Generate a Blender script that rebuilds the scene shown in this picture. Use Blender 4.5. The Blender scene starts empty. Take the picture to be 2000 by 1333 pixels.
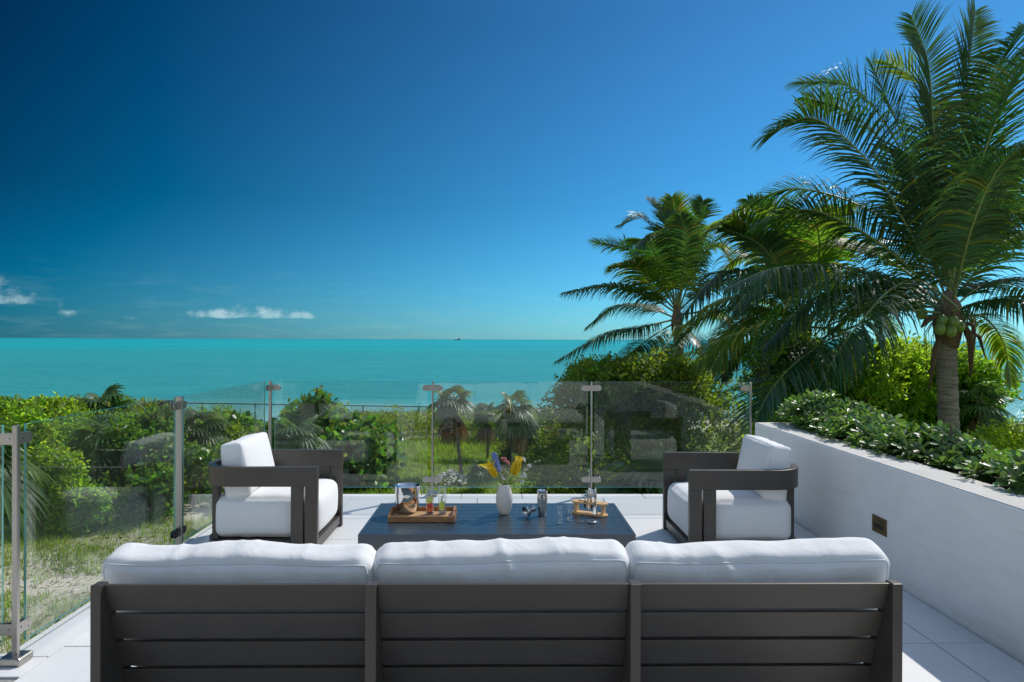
import bpy, bmesh, math, random
import numpy as np
from mathutils import Vector, Matrix, Euler, noise

R = math.radians
random.seed(7)
rng = np.random.default_rng(7)
SC = bpy.context.scene
COL = SC.collection
PI = math.pi

# ------------------------------------------------------------------ camera
CAM_Z = 1.55
FPX = 1333.3
cam_d = bpy.data.cameras.new('camera'); cam = bpy.data.objects.new('camera', cam_d); COL.objects.link(cam)
cam_d.sensor_width = 36.0; cam_d.lens = 24.0
cam_d.clip_start = 0.05; cam_d.clip_end = 90000
cam.matrix_world = (Matrix.Translation((0, 0, CAM_Z)) @ Matrix.Rotation(R(-0.945), 4, 'Z')
                    @ Matrix.Rotation(R(90 - 0.13), 4, 'X') @ Matrix.Rotation(R(0.2), 4, 'Z'))
SC.camera = cam
_CR = cam.matrix_world.to_3x3()

# ------------------------------------------------------------------ light
SUN_AZ, SUN_EL = R(47), R(46)        # azimuth from +Y towards +X
sund = bpy.data.lights.new('sun', 'SUN'); sund.energy = 2.65; sund.angle = R(0.53); sund.color = (1.0, .955, .88)
sun = bpy.data.objects.new('sun', sund); COL.objects.link(sun)
SUN_DIR = Vector((math.sin(SUN_AZ)*math.cos(SUN_EL), math.cos(SUN_AZ)*math.cos(SUN_EL), math.sin(SUN_EL)))
sun.rotation_mode = 'QUATERNION'; sun.rotation_quaternion = SUN_DIR.to_track_quat('Z', 'Y')
world = bpy.data.worlds.new('World'); SC.world = world; world.use_nodes = True
SC.view_settings.view_transform = 'Standard'; SC.view_settings.look = 'None'
SC.view_settings.exposure = 0.60; SC.view_settings.gamma = 1.0; SC.view_settings.use_curve_mapping = False
SC.cycles.max_bounces = 12; SC.cycles.transparent_max_bounces = 24
SC.cycles.transmission_bounces = 8; SC.cycles.glossy_bounces = 4; SC.cycles.diffuse_bounces = 4
SC.cycles.use_denoising = True

class NT:
    """small node helper"""
    def __init__(s, tree): s.t = tree; s.n = tree.nodes; s.l = tree.links
    def add(s, typ, **kw):
        n = s.n.new(typ)
        for k, v in kw.items(): setattr(n, k, v)
        return n
    def link(s, a, b): s.l.new(a, b)
    def setv(s, sock, v):
        if hasattr(v, 'is_output') or isinstance(v, bpy.types.NodeSocket): s.l.new(v, sock)
        else:
            if isinstance(v, (tuple, list)) and len(v) == 3 and sock.type == 'RGBA': v = (*v, 1)
            sock.default_value = v
    def math(s, op, a, b=None, c=None, clamp=False):
        n = s.add('ShaderNodeMath', operation=op, use_clamp=clamp)
        s.setv(n.inputs[0], a)
        if b is not None: s.setv(n.inputs[1], b)
        if c is not None: s.setv(n.inputs[2], c)
        return n.outputs[0]
    def vmath(s, op, a, b=None):
        n = s.add('ShaderNodeVectorMath', operation=op)
        s.setv(n.inputs[0], a)
        if b is not None: s.setv(n.inputs[1], b)
        return n
    def mix(s, f, a, b, blend='MIX'):
        n = s.add('ShaderNodeMix', data_type='RGBA', blend_type=blend)
        s.setv(n.inputs[0], f); s.setv(n.inputs[6], a); s.setv(n.inputs[7], b)
        return n.outputs[2]
    def noise(s, vec, scale, detail=4, rough=.55, w=None, dist=0):
        n = s.add('ShaderNodeTexNoise')
        if vec is not None: s.link(vec, n.inputs['Vector'])
        n.inputs['Scale'].default_value = scale; n.inputs['Detail'].default_value = detail
        n.inputs['Roughness'].default_value = rough; n.inputs['Distortion'].default_value = dist
        return n.outputs['Fac']
    def ramp(s, fac, stops, interp='LINEAR'):
        n = s.add('ShaderNodeValToRGB'); cr = n.color_ramp; cr.interpolation = interp
        while len(cr.elements) < len(stops): cr.elements.new(.5)
        for e, (p, c) in zip(cr.elements, stops):
            e.position = p; e.color = (*c, 1) if len(c) == 3 else c
        s.setv(n.inputs[0], fac)
        return n.outputs[0]
    def maprange(s, v, a, b, c=0., d=1., smooth=False):
        n = s.add('ShaderNodeMapRange'); n.clamp = True
        if smooth: n.interpolation_type = 'SMOOTHSTEP'
        s.setv(n.inputs[0], v)
        for i, x in enumerate((a, b, c, d)): n.inputs[i+1].default_value = x
        return n.outputs[0]
    def mapping(s, vec, scale=(1, 1, 1), loc=(0, 0, 0), rot=(0, 0, 0)):
        n = s.add('ShaderNodeMapping'); s.link(vec, n.inputs[0])
        n.inputs['Scale'].default_value = scale; n.inputs['Location'].default_value = loc; n.inputs['Rotation'].default_value = rot
        return n.outputs[0]

# ------------------------------------------------------------------ sky
w = NT(world.node_tree)
for n in list(w.n): w.n.remove(n)
sky = w.add('ShaderNodeTexSky', sky_type='NISHITA'); sky.sun_disc = False
sky.sun_elevation = SUN_EL; sky.sun_rotation = SUN_AZ
sky.altitude = 0; sky.air_density = 1.0; sky.dust_density = .25; sky.ozone_density = 3.0
tc = w.add('ShaderNodeTexCoord').outputs['Generated']
sep = w.add('ShaderNodeSeparateXYZ'); w.link(tc, sep.inputs[0])
elev = w.math('ARCSINE', sep.outputs['Z'])
# clear dry tropical air through a polariser: blue deepens with the angle from the sun and with height
sd = w.vmath('DOT_PRODUCT', tc, tuple(SUN_DIR)).outputs['Value']
asd = w.math('ABSOLUTE', sd)
base_c = w.ramp(w.maprange(elev, 0, R(25), 0, 1), [(0.0, (.40, .60, .84)), (.16, (.33, .51, .65)), (.44, (.235, .33, .36)), (1.0, (.165, .105, .075))])
vm = w.vmath('SCALE', (.50, 1.05, 1.4)); w.link(asd, vm.inputs['Scale'])
mul = w.vmath('SUBTRACT', w.vmath('ADD', base_c, vm.outputs[0]).outputs[0], (.4, .4, .4)).outputs[0]
mul = w.vmath('MAXIMUM', mul, (.003, .035, .09)).outputs[0]
mul = w.vmath('MULTIPLY', mul, (.435, .445, .447)).outputs[0]
unseen_fill = w.math('MAXIMUM', w.maprange(elev, R(28), R(62), 0, 1, True), w.maprange(sep.outputs['Y'], .25, -.45, 0, 1, True))  # sky above and behind the view gets an added brighter, warmer tint to lift shade
skyc = w.mix(1.0, sky.outputs[0], w.mix(unseen_fill, mul, (1.30, 1.12, .92)), 'MULTIPLY')
# low trade-wind cumulus banks near the horizon
az = w.math('ARCTAN2', sep.outputs['X'], sep.outputs['Y'])
cv = w.add('ShaderNodeCombineXYZ'); w.link(w.math('MULTIPLY', az, 1.0), cv.inputs[0]); w.link(w.math('MULTIPLY', elev, 1.35), cv.inputs[1])
big = w.noise(cv.outputs[0], 11, 2, .5)
fine = w.noise(cv.outputs[0], 38, 8, .58)
d0 = w.math('ADD', w.math('MULTIPLY', big, .40), w.math('MULTIPLY', fine, .80))
def bank(a0, a1, e0, e1, soft):
    fa = w.math('MULTIPLY', w.maprange(az, R(a0), R(a0+soft), 0, 1, True), w.maprange(az, R(a1-soft), R(a1), 1, 0, True))
    fe = w.math('MULTIPLY', w.maprange(elev, R(e0), R(e0+.35), 0, 1, True), w.maprange(elev, R(e0+.4), R(e1), 1, 0, True))
    return w.math('MULTIPLY', fa, fe)
b1 = bank(-26.5, -12.8, 1.35, 3.2, 4.0)
b2 = bank(-44, -32.2, 2.0, 5.4, 3.2)
b3 = bank(-37, -24, 1.1, 3.6, 4.0)
bk = w.math('MAXIMUM', w.math('MAXIMUM', b1, b2), w.math('MULTIPLY', b3, .40))
cl = w.maprange(w.math('ADD', d0, w.math('MULTIPLY', bk, .42)), .84, 1.14, 0, .62, True)
cl = w.math('MULTIPLY', cl, w.maprange(bk, 0, .25, 0, 1))
veil = w.math('MULTIPLY', w.maprange(w.noise(w.mapping(cv.outputs[0], (1, 5, 1)), 14, 4), .5, .8, 0, .10), w.maprange(elev, R(1), R(7), 1, 0, True))
cl = w.math('ADD', cl, veil, clamp=True)
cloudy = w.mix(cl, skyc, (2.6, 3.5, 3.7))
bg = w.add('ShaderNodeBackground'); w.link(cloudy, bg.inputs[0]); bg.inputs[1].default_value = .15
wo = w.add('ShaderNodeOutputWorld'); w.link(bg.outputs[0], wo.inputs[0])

# ------------------------------------------------------------------ picture point -> place
def hit(px, py, Y=None, Z=None, X=None):
    """point on the line of sight through pixel (2000 px wide photograph) at a given world plane"""
    d = _CR @ Vector(((px-1000)/FPX, -(py-666.5)/FPX, -1.0))
    o = Vector((0, 0, CAM_Z))
    if Y is not None: t = Y/d.y
    elif Z is not None: t = (Z-CAM_Z)/d.z
    else: t = X/d.x
    return o + d*t

# ------------------------------------------------------------------ object helpers
def tag(o, label=None, cat=None, group=None, kind=None):
    if label: o['label'] = label
    if cat: o['category'] = cat
    if group: o['group'] = group
    if kind: o['kind'] = kind
    return o
def empty(name, loc=(0, 0, 0), rz=0, **kw):
    o = bpy.data.objects.new(name, None); COL.objects.link(o); o.location = loc; o.rotation_euler = (0, 0, rz)
    o.empty_display_size = .1
    return tag(o, **kw)
def link(name, me, parent=None, loc=None, rot=None):
    o = bpy.data.objects.new(name, me); COL.objects.link(o)
    if parent: o.parent = parent
    if loc is not None: o.location = loc
    if rot is not None: o.rotation_euler = rot
    return o

class MB:
    """collects shapes, then links them as one mesh object"""
    def __init__(s): s.v = []; s.f = []; s.mi = []; s.m = 0
    def add(s, vs, fs, mi=None, M=None):
        b = len(s.v)
        s.v += [tuple(M @ Vector(v)) if M is not None else tuple(v) for v in vs]
        s.f += [tuple(i+b for i in f) for f in fs]; s.mi += [s.m if mi is None else mi]*len(fs)
        return s
    def box(s, a, b, M=None, mi=None):
        (x0, y0, z0), (x1, y1, z1) = a, b
        vs = [(x0,y0,z0),(x1,y0,z0),(x1,y1,z0),(x0,y1,z0),(x0,y0,z1),(x1,y0,z1),(x1,y1,z1),(x0,y1,z1)]
        fs = [(0,3,2,1),(4,5,6,7),(0,1,5,4),(1,2,6,5),(2,3,7,6),(3,0,4,7)]
        return s.add(vs, fs, mi, M)
    def prism(s, poly, z0, z1, M=None, mi=None):
        n = len(poly)
        vs = [(x, y, z0) for x, y in poly]+[(x, y, z1) for x, y in poly]
        fs = [tuple(range(n-1, -1, -1)), tuple(range(n, 2*n))]+[(i, (i+1) % n, n+(i+1) % n, n+i) for i in range(n)]
        return s.add(vs, fs, mi, M)
    def lathe(s, prof, n=32, M=None, mi=None, cap0=True, cap1=True):
        vs = []; fs = []
        for r, z in prof:
            for k in range(n):
                a = 2*PI*k/n; vs.append((r*math.cos(a), r*math.sin(a), z))
        for i in range(len(prof)-1):
            for k in range(n):
                fs.append((i*n+k, i*n+(k+1) % n, (i+1)*n+(k+1) % n, (i+1)*n+k))
        if cap0: fs.append(tuple(range(n-1, -1, -1)))
        if cap1: fs.append(tuple((len(prof)-1)*n+k for k in range(n)))
        return s.add(vs, fs, mi, M)
    def tube(s, pts, rad, n=8, M=None, mi=None, closed=False, squash=1):
        pts = [Vector(p) for p in pts]; N = len(pts)
        rads = rad if isinstance(rad, (list, tuple)) else [rad]*N
        vs = []; fs = []; up = None
        for i, p in enumerate(pts):
            if closed: t = pts[(i+1) % N]-pts[i-1]
            else: t = pts[min(i+1, N-1)]-pts[max(i-1, 0)]
            t.normalize()
            if up is None:
                up = Vector((0, 0, 1)) if abs(t.z) < .9 else Vector((1, 0, 0))
            u = (up-t*up.dot(t)).normalized(); v = t.cross(u); up = u
            for k in range(n):
                a = 2*PI*k/n
                vs.append(tuple(p+(u*math.cos(a)*squash+v*math.sin(a))*rads[i]))
        for i in range(N if closed else N-1):
            j = (i+1) % N
            for k in range(n):
                fs.append((i*n+k, i*n+(k+1) % n, j*n+(k+1) % n, j*n+k))
        if not closed:
            fs.append(tuple(range(n-1, -1, -1))); fs.append(tuple((N-1)*n+k for k in range(n)))
        return s.add(vs, fs, mi, M)
    def mesh(s, name, mats, smooth=False):
        me = bpy.data.meshes.new(name); me.from_pydata(s.v, [], s.f); me.update()
        for m in (mats if isinstance(mats, (list, tuple)) else [mats]): me.materials.append(m)
        if len(s.f): me.polygons.foreach_set('material_index', s.mi)
        if smooth: me.polygons.foreach_set('use_smooth', [True]*len(me.polygons))
        bm = bmesh.new(); bm.from_mesh(me); bmesh.ops.recalc_face_normals(bm, faces=bm.faces); bm.to_mesh(me); bm.free()
        return me
    def build(s, name, mats, parent=None, smooth=False, bevel=0, seg=2, loc=None, rot=None, auto=False):
        o = link(name, s.mesh(name, mats, smooth), parent, loc, rot)
        if bevel:
            b = o.modifiers.new('bevel', 'BEVEL'); b.width = bevel; b.segments = seg; b.limit_method = 'ANGLE'; b.angle_limit = R(40)
            b.harden_normals = False
        if auto:
            es = o.modifiers.new('edges', 'EDGE_SPLIT'); es.split_angle = R(38)
        return o

def np_mesh(name, V, F, mat, smooth=False, mi=None):
    """V (n,3) float, F (m,k) int"""
    me = bpy.data.meshes.new(name); V = np.asarray(V, dtype=np.float32); F = np.asarray(F, dtype=np.int32)
    me.vertices.add(len(V)); me.vertices.foreach_set('co', V.ravel())
    k = F.shape[1]
    me.loops.add(F.size); me.loops.foreach_set('vertex_index', F.ravel())
    me.polygons.add(len(F)); me.polygons.foreach_set('loop_start', np.arange(0, F.size, k, dtype=np.int32))
    me.polygons.foreach_set('loop_total', np.full(len(F), k, dtype=np.int32))
    for m in (mat if isinstance(mat, (list, tuple)) else [mat]): me.materials.append(m)
    if mi is not None: me.polygons.foreach_set('material_index', np.asarray(mi, dtype=np.int32))
    if smooth: me.polygons.foreach_set('use_smooth', np.ones(len(F), dtype=bool))
    me.update(calc_edges=True)
    return me

def copy_tree(o, parent=None):
    c = o.copy(); COL.objects.link(c)
    if parent is not None: c.parent = parent; c.matrix_parent_inverse = o.matrix_parent_inverse
    for ch in list(o.children): copy_tree(ch, c)
    return c

# ------------------------------------------------------------------ materials
def newmat(name):
    m = bpy.data.materials.new(name); m.use_nodes = True; t = NT(m.node_tree)
    for n in list(t.n): t.n.remove(n)
    out = t.add('ShaderNodeOutputMaterial'); return m, t, out
def principled(t, **kw):
    p = t.add('ShaderNodeBsdfPrincipled')
    for k, v in kw.items(): t.setv(p.inputs[k.replace('_', ' ')], v)
    return p
def bump(t, h, dist, strength=1.0):
    b = t.add('ShaderNodeBump'); t.setv(b.inputs['Height'], h); b.inputs['Distance'].default_value = dist; b.inputs['Strength'].default_value = strength
    return b.outputs[0]
def simple(name, col, rough=.5, metal=0., var=.08, scale=30, bdist=0.0, coat=0, spec=.5):
    m, t, out = newmat(name)
    co = t.add('ShaderNodeTexCoord').outputs['Object']
    nz = t.noise(co, scale, 5, .6)
    c = t.mix(t.maprange(nz, .3, .7), tuple(x*(1-var) for x in col), tuple(min(1, x*(1+var)) for x in col))
    p = principled(t, Base_Color=c, Roughness=t.maprange(nz, .2, .8, rough*.88, min(1, rough*1.12)), Metallic=metal)
    p.inputs['Coat Weight'].default_value = coat; p.inputs['Specular IOR Level'].default_value = spec
    if bdist: t.link(bump(t, nz, bdist), p.inputs['Normal'])
    t.link(p.outputs[0], out.inputs[0]); return m

M = {}
# powder-coated dark bronze aluminium
def mk_frame(name, col, rough):
    m, t, out = newmat(name)
    co = t.add('ShaderNodeTexCoord').outputs['Object']
    fine = t.noise(co, 420, 3, .6); big = t.noise(co, 3.5, 4, .6)
    c = t.mix(t.maprange(big, .3, .7), tuple(x*.9 for x in col), tuple(x*1.1 for x in col))
    p = principled(t, Base_Color=c, Roughness=t.maprange(big, .3, .7, rough-.05, rough+.05), Metallic=.35)
    c2 = t.mix(t.maprange(fine, .45, .75, 0, .5), c, tuple(min(1, x*1.5) for x in col)); t.link(c2, p.inputs['Base Color'])
    t.link(bump(t, fine, .0009, .6), p.inputs['Normal']); t.link(p.outputs[0], out.inputs[0]); return m
M['frame'] = mk_frame('bronze_powder_coat', (.074, .064, .054), .38)
M['table'] = mk_frame('charcoal_powder_coat', (.028, .040, .052), .27)
for n_ in M['table'].node_tree.nodes:
    if n_.type == 'BSDF_PRINCIPLED': n_.inputs['IOR'].default_value = 1.9; n_.inputs['Metallic'].default_value = .15
# white outdoor cloth
m, t, out = newmat('white_outdoor_cloth')
co = t.add('ShaderNodeTexCoord').outputs['Object']
wv = t.add('ShaderNodeTexWave', wave_type='BANDS', bands_direction='X'); t.link(co, wv.inputs[0]); wv.inputs['Scale'].default_value = 320; wv.inputs['Distortion'].default_value = 1.5
wv2 = t.add('ShaderNodeTexWave', wave_type='BANDS', bands_direction='Z'); t.link(co, wv2.inputs[0]); wv2.inputs['Scale'].default_value = 320; wv2.inputs['Distortion'].default_value = 1.5
wr = t.noise(t.mapping(co, (1, 1, 1)), 7, 5, .55, dist=.6)
h = t.math('MULTIPLY', wr, .010)
slub = t.noise(t.mapping(co, (12, 12, 160)), 3, 3, .6)
c = t.mix(t.maprange(slub, .3, .75), (.70, .695, .685), (.76, .752, .735))
p = principled(t, Base_Color=c, Roughness=.88)
p.inputs['Sheen Weight'].default_value = .15
p.inputs['Specular IOR Level'].default_value = .25
t.link(bump(t, h, 1.0, .75), p.inputs['Normal']); t.link(p.outputs[0], out.inputs[0]); M['cloth'] = m
M['piping'] = simple('white_cord_piping', (.66, .67, .70), .9, var=.04)
# porcelain terrace tile
m, t, out = newmat('pale_porcelain_tile')
geo = t.add('ShaderNodeNewGeometry'); oi = t.add('ShaderNodeObjectInfo')
pos = t.vmath('ADD', geo.outputs['Position'], t.vmath('MULTIPLY', oi.outputs['Location'], (3.1, 2.3, 0)).outputs[0]).outputs[0]
n1 = t.noise(pos, 1.6, 6, .6, dist=.6); n2 = t.noise(pos, 38, 5, .65); n3 = t.noise(geo.outputs['Position'], .7, 4, .6)
c = t.mix(t.maprange(n1, .3, .7), (.60, .60, .59), (.70, .695, .685))
c = t.mix(t.maprange(n2, .45, .8, 0, .35), c, (.54, .54, .53))
c = t.mix(t.maprange(n3, .55, .8, 0, .30), c, (.56, .53, .48))
c = t.mix(t.math('MULTIPLY', oi.outputs['Random'], .45), c, (.56, .57, .57))
p = principled(t, Base_Color=c, Roughness=t.maprange(n2, .3, .7, .42, .62))
t.link(bump(t, n2, .0012, .6), p.inputs['Normal']); t.link(p.outputs[0], out.inputs[0]); M['tile'] = m
M['grout'] = simple('grey_joint_mortar', (.25, .25, .24), .95, var=.2, scale=60)
M['slab'] = simple('white_slab_render', (.62, .62, .60), .9, var=.08, scale=12, bdist=.004)
# stucco wall
m, t, out = newmat('white_stucco')
pos = t.add('ShaderNodeNewGeometry').outputs['Position']
n1 = t.noise(pos, 170, 4, .6); n2 = t.noise(pos, 2.2, 5, .6); n3 = t.noise(t.mapping(pos, (1.2, 1.2, 7)), 2.4, 4, .6)
c = t.mix(t.maprange(n2, .3, .75), (.76, .76, .755), (.83, .825, .81))
c = t.mix(t.maprange(n3, .52, .8, 0, .30), c, (.58, .57, .54))
low = t.add('ShaderNodeSeparateXYZ'); t.link(pos, low.inputs[0])
c = t.mix(t.math('MULTIPLY', t.maprange(low.outputs['Z'], .16, .0, 0, .45, True), t.maprange(n3, .3, .65)), c, (.50, .48, .44))
sp = t.noise(pos, 55, 2, .5)
c = t.mix(t.maprange(sp, .72, .8, 0, .4), c, (.52, .51, .49))
p = principled(t, Base_Color=c, Roughness=.9)
p.inputs['Specular IOR Level'].default_value = .25
t.link(bump(t, t.math('ADD', n1, t.math('MULTIPLY', t.noise(t.mapping(pos, (1, 3, 9)), 1.6, 4, .6), 5)), .0022, .6), p.inputs['Normal']); t.link(p.outputs[0], out.inputs[0]); M['stucco'] = m
# weathered top of the wall (bare cement wash)
m, t, out = newmat('cement_wall_top')
pos = t.add('ShaderNodeNewGeometry').outputs['Position']
n1 = t.noise(pos, 90, 5, .65); n2 = t.noise(pos, 5, 5, .6)
c = t.mix(t.maprange(n2, .3, .7), (.50, .48, .44), (.62, .60, .565))
c = t.mix(t.maprange(n1, .55, .8, 0, .5), c, (.38, .36, .33))
p = principled(t, Base_Color=c, Roughness=.92)
t.link(bump(t, n1, .004, .8), p.inputs['Normal']); t.link(p.outputs[0], out.inputs[0]); M['walltop'] = m
# clear railing glass: thin pane, Fresnel reflection over clear transmission
def glassmat(name, tint, rough=0.0, extra=0.0, dust=0.0):
    m, t, out = newmat(name)
    g = t.add('ShaderNodeNewGeometry')
    d = t.math('ABSOLUTE', t.vmath('DOT_PRODUCT', g.outputs['Normal'], g.outputs['Incoming']).outputs['Value'])
    f = t.math('ADD', .043+extra, t.math('MULTIPLY', .957, t.math('POWER', t.math('SUBTRACT', 1.0, d), 5.0)), clamp=True)
    tr = t.add('ShaderNodeBsdfTransparent'); tr.inputs[0].default_value = (*tint, 1)
    gl = t.add('ShaderNodeBsdfGlossy'); gl.inputs['Roughness'].default_value = rough; gl.inputs[0].default_value = (1, 1, 1, 1)
    mx = t.add('ShaderNodeMixShader'); t.link(f, mx.inputs[0]); t.link(tr.outputs[0], mx.inputs[1]); t.link(gl.outputs[0], mx.inputs[2]); last = mx.outputs[0]
    if dust:
        gp_ = g.outputs['Position']; dn = t.noise(t.mapping(gp_, (1, 1, .55)), 1.3, 5, .62, dist=.8); ds = t.noise(gp_, 70, 2, .5)
        df_ = t.add('ShaderNodeBsdfDiffuse'); df_.inputs[0].default_value = (.75, .76, .75, 1)
        fac = t.math('MULTIPLY', t.math('ADD', t.maprange(dn, .45, .8, .1, 1), t.maprange(ds, .70, .76, 0, 1.2)), dust)
        m2 = t.add('ShaderNodeMixShader'); t.link(fac, m2.inputs[0]); t.link(last, m2.inputs[1]); t.link(df_.outputs[0], m2.inputs[2]); last = m2.outputs[0]
    t.link(last, out.inputs[0]); return m
M['pane'] = glassmat('clear_railing_glass', (.965, .98, .972), 0.0, -.006, .022)
m, t, out = newmat('green_glass_edge')
p = principled(t, Base_Color=(.10, .42, .38), Roughness=.15); p.inputs['Transmission Weight'].default_value = .5
t.link(p.outputs[0], out.inputs[0]); M['paneedge'] = m
m, t, out = newmat('drinking_glass')
p = principled(t, Base_Color=(.985, .99, .985), Roughness=0.0); p.inputs['Transmission Weight'].default_value = 1; p.inputs['IOR'].default_value = 1.45
t.link(p.outputs[0], out.inputs[0]); M['glass'] = m
M['thin_glass'] = glassmat('thin_drinking_glass', (.98, .985, .985), 0.0, .02)
def brushed(name, col, rough, aniso=0, dirs=(1, 1, 60)):
    m, t, out = newmat(name); co = t.add('ShaderNodeTexCoord').outputs['Object']
    n = t.noise(t.mapping(co, dirs), 25, 3, .5)
    p = principled(t, Base_Color=tuple(col), Metallic=1.0, Roughness=t.maprange(n, .3, .7, rough*.8, rough*1.25))
    t.link(bump(t, n, .0004, .4), p.inputs['Normal'])
    t.link(p.outputs[0], out.inputs[0]); return m
M['steel'] = brushed('brushed_steel', (.40, .38, .35), .30, dirs=(200, 200, 4))
M['chrome'] = simple('polished_steel', (.72, .71, .70), .055, 1.0, var=.02)
M['darkchrome'] = simple('smoky_polished_steel', (.42, .43, .45), .10, 1.0, var=.04)
M['blackcap'] = simple('black_rubber', (.02, .02, .022), .35, var=.1)
M['brass'] = simple('aged_brass', (.19, .135, .055), .42, .7, var=.25, scale=40)
M['brassdark'] = simple('dark_brass_recess', (.035, .03, .022), .6, .3, var=.2)
def wood(name, c1, c2, rough=.5, axis=(3, 30, 30), sc=4):
    m, t, out = newmat(name); co = t.add('ShaderNodeTexCoord').outputs['Object']
    mp = t.mapping(co, axis)
    n1 = t.noise(mp, sc, 6, .65, dist=1.2); n2 = t.noise(t.mapping(co, (axis[0]*2, axis[1]*4, axis[2]*4)), sc*3, 4, .6)
    c = t.mix(t.maprange(n1, .3, .7), c1, c2); c = t.mix(t.maprange(n2, .55, .8, 0, .45), c, tuple(x*.5 for x in c1))
    p = principled(t, Base_Color=c, Roughness=rough)
    t.link(bump(t, n2, .0006, .6), p.inputs['Normal']); t.link(p.outputs[0], out.inputs[0]); return m
M['acacia'] = wood('acacia_wood', (.20, .085, .030), (.40, .20, .080), .45)
M['acacia_floor'] = wood('pale_acacia_board', (.34, .19, .085), (.52, .32, .16), .5)
M['bamboo'] = wood('bamboo_wood', (.50, .30, .115), (.66, .43, .19), .45)
M['ceramic'] = simple('matt_white_ceramic', (.66, .61, .55), .7, var=.05, scale=150, bdist=.0006)

def leafmat(name, base, trans, rough=.42, tw=.42, spec=.5, var=(.6, 1.35), yellow=None, yamt=.12, vein=False):
    m, t, out = newmat(name)
    g = t.add('ShaderNodeNewGeometry'); rnd = g.outputs['Random Per Island']
    pn = t.noise(g.outputs['Position'], .9, 3, .5); pb = t.noise(g.outputs['Position'], .33, 2, .5)
    v = t.maprange(rnd, 0, 1, var[0], var[1])
    v = t.math('MULTIPLY', v, t.maprange(pn, .3, .7, .72, 1.28))
    def shade(c):
        h = t.add('ShaderNodeHueSaturation'); t.setv(h.inputs['Color'], c); t.link(v, h.inputs['Value'])
        t.link(t.math('ADD', t.maprange(rnd, 0, 1, -.012, .012), t.maprange(pb, .3, .7, .484, .520)), h.inputs['Hue']); return h.outputs[0]
    cb = shade(base); ct = shade(trans)
    if yellow:
        f = t.math('GREATER_THAN', t.math('FRACT', t.math('MULTIPLY', rnd, 37.7)), 1-yamt)
        cb = t.mix(f, cb, yellow); ct = t.mix(f, ct, tuple(min(1, x*1.4) for x in yellow))
    p = principled(t, Base_Color=cb, Roughness=rough); p.inputs['Specular IOR Level'].default_value = spec
    tl = t.add('ShaderNodeBsdfTranslucent'); t.link(ct, tl.inputs[0])
    mx = t.add('ShaderNodeMixShader'); mx.inputs[0].default_value = tw
    t.link(p.outputs[0], mx.inputs[1]); t.link(tl.outputs[0], mx.inputs[2]); t.link(mx.outputs[0], out.inputs[0]); return m
M['leaf_thicket'] = leafmat('thicket_leaf', (.075, .150, .016), (.40, .66, .032), .6, .46, spec=.3, var=(.5, 1.5), yellow=(.20, .20, .02), yamt=.05)
M['leaf_olive'] = leafmat('olive_thicket_leaf', (.085, .125, .016), (.42, .50, .035), .55, .46, yellow=(.22, .17, .02), yamt=.16)
M['leaf_dark'] = leafmat('dark_tree_leaf', (.070, .120, .016), (.42, .58, .030), .5, .46, yellow=(.24, .26, .02), yamt=.16)
M['leaf_bright'] = leafmat('bright_shrub_leaf', (.090, .180, .016), (.52, .78, .035), .42, .54, yellow=(.22, .30, .02), yamt=.12)
M['leaf_lime'] = leafmat('lime_shrub_leaf', (.15, .26, .018), (.58, .78, .035), .42, .52)
M['leaf_grape'] = leafmat('seagrape_leaf', (.050, .130, .020), (.24, .48, .035), .32, .42, yellow=(.30, .30, .04), yamt=.05)
M['leaf_hedge'] = leafmat('glossy_hedge_leaf', (.060, .115, .038), (.24, .44, .055), .38, .34, spec=.4, var=(.55, 1.3), yellow=(.16, .28, .05), yamt=.16)
M['leaf_palm'] = leafmat('coconut_frond', (.028, .070, .026), (.10, .25, .026), .42, .32, spec=.36, var=(.6, 1.3), yellow=(.13, .15, .015), yamt=.06)
M['leaf_palm_y'] = leafmat('young_coconut_frond', (.060, .120, .018), (.28, .46, .022), .5, .42, spec=.3, var=(.7, 1.3), yellow=(.30, .26, .03), yamt=.10)
M['leaf_fan'] = leafmat('fan_palm_leaf', (.050, .105, .028), (.20, .36, .040), .42, .34, var=(.7, 1.25), spec=.4)
M['leaf_dry'] = leafmat('dry_palm_leaf', (.22, .15, .065), (.30, .20, .08), .7, .25)
M['grass'] = leafmat('lawn_grass_blade', (.105, .195, .020), (.42, .62, .040), .6, .45, spec=.25, yellow=(.30, .32, .07), yamt=.10)
M['dune'] = leafmat('dune_grass_blade', (.15, .165, .060), (.30, .32, .10), .7, .35, yellow=(.34, .28, .13), yamt=.3)
M['rachis'] = simple('palm_leaf_stalk', (.16, .20, .055), .42, var=.2, scale=8)
M['stem'] = simple('woody_stem', (.12, .09, .06), .85, var=.3, scale=20)
M['fibre'] = simple('palm_fibre', (.13, .085, .05), .9, var=.45, scale=25, bdist=.01)
# palm trunk
m, t, out = newmat('palm_trunk_bark')
pos = t.add('ShaderNodeTexCoord').outputs['Object']
n1 = t.noise(t.mapping(pos, (2, 2, 26)), 2.0, 5, .7, dist=.4); n2 = t.noise(t.mapping(pos, (22, 22, 3)), 2.5, 5, .7)
c = t.mix(t.maprange(n1, .35, .65), (.105, .085, .06), (.34, .30, .235)); c = t.mix(t.maprange(n2, .55, .75, 0, .6), c, (.06, .05, .04))
p = principled(t, Base_Color=c, Roughness=.9); t.link(bump(t, t.math('ADD', n1, n2), .02, .9), p.inputs['Normal'])
t.link(p.outputs[0], out.inputs[0]); M['bark'] = m
M['coconut'] = simple('green_coconut_husk', (.16, .24, .045), .38, var=.25, scale=9)
M['soil'] = simple('dark_soil', (.06, .045, .03), .95, var=.4, scale=15, bdist=.01)
M['blackmetal'] = simple('black_fence_metal', (.018, .019, .02), .5, .3, var=.2)
M['brownbox'] = simple('brown_painted_metal', (.045, .028, .022), .6, var=.2)
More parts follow.
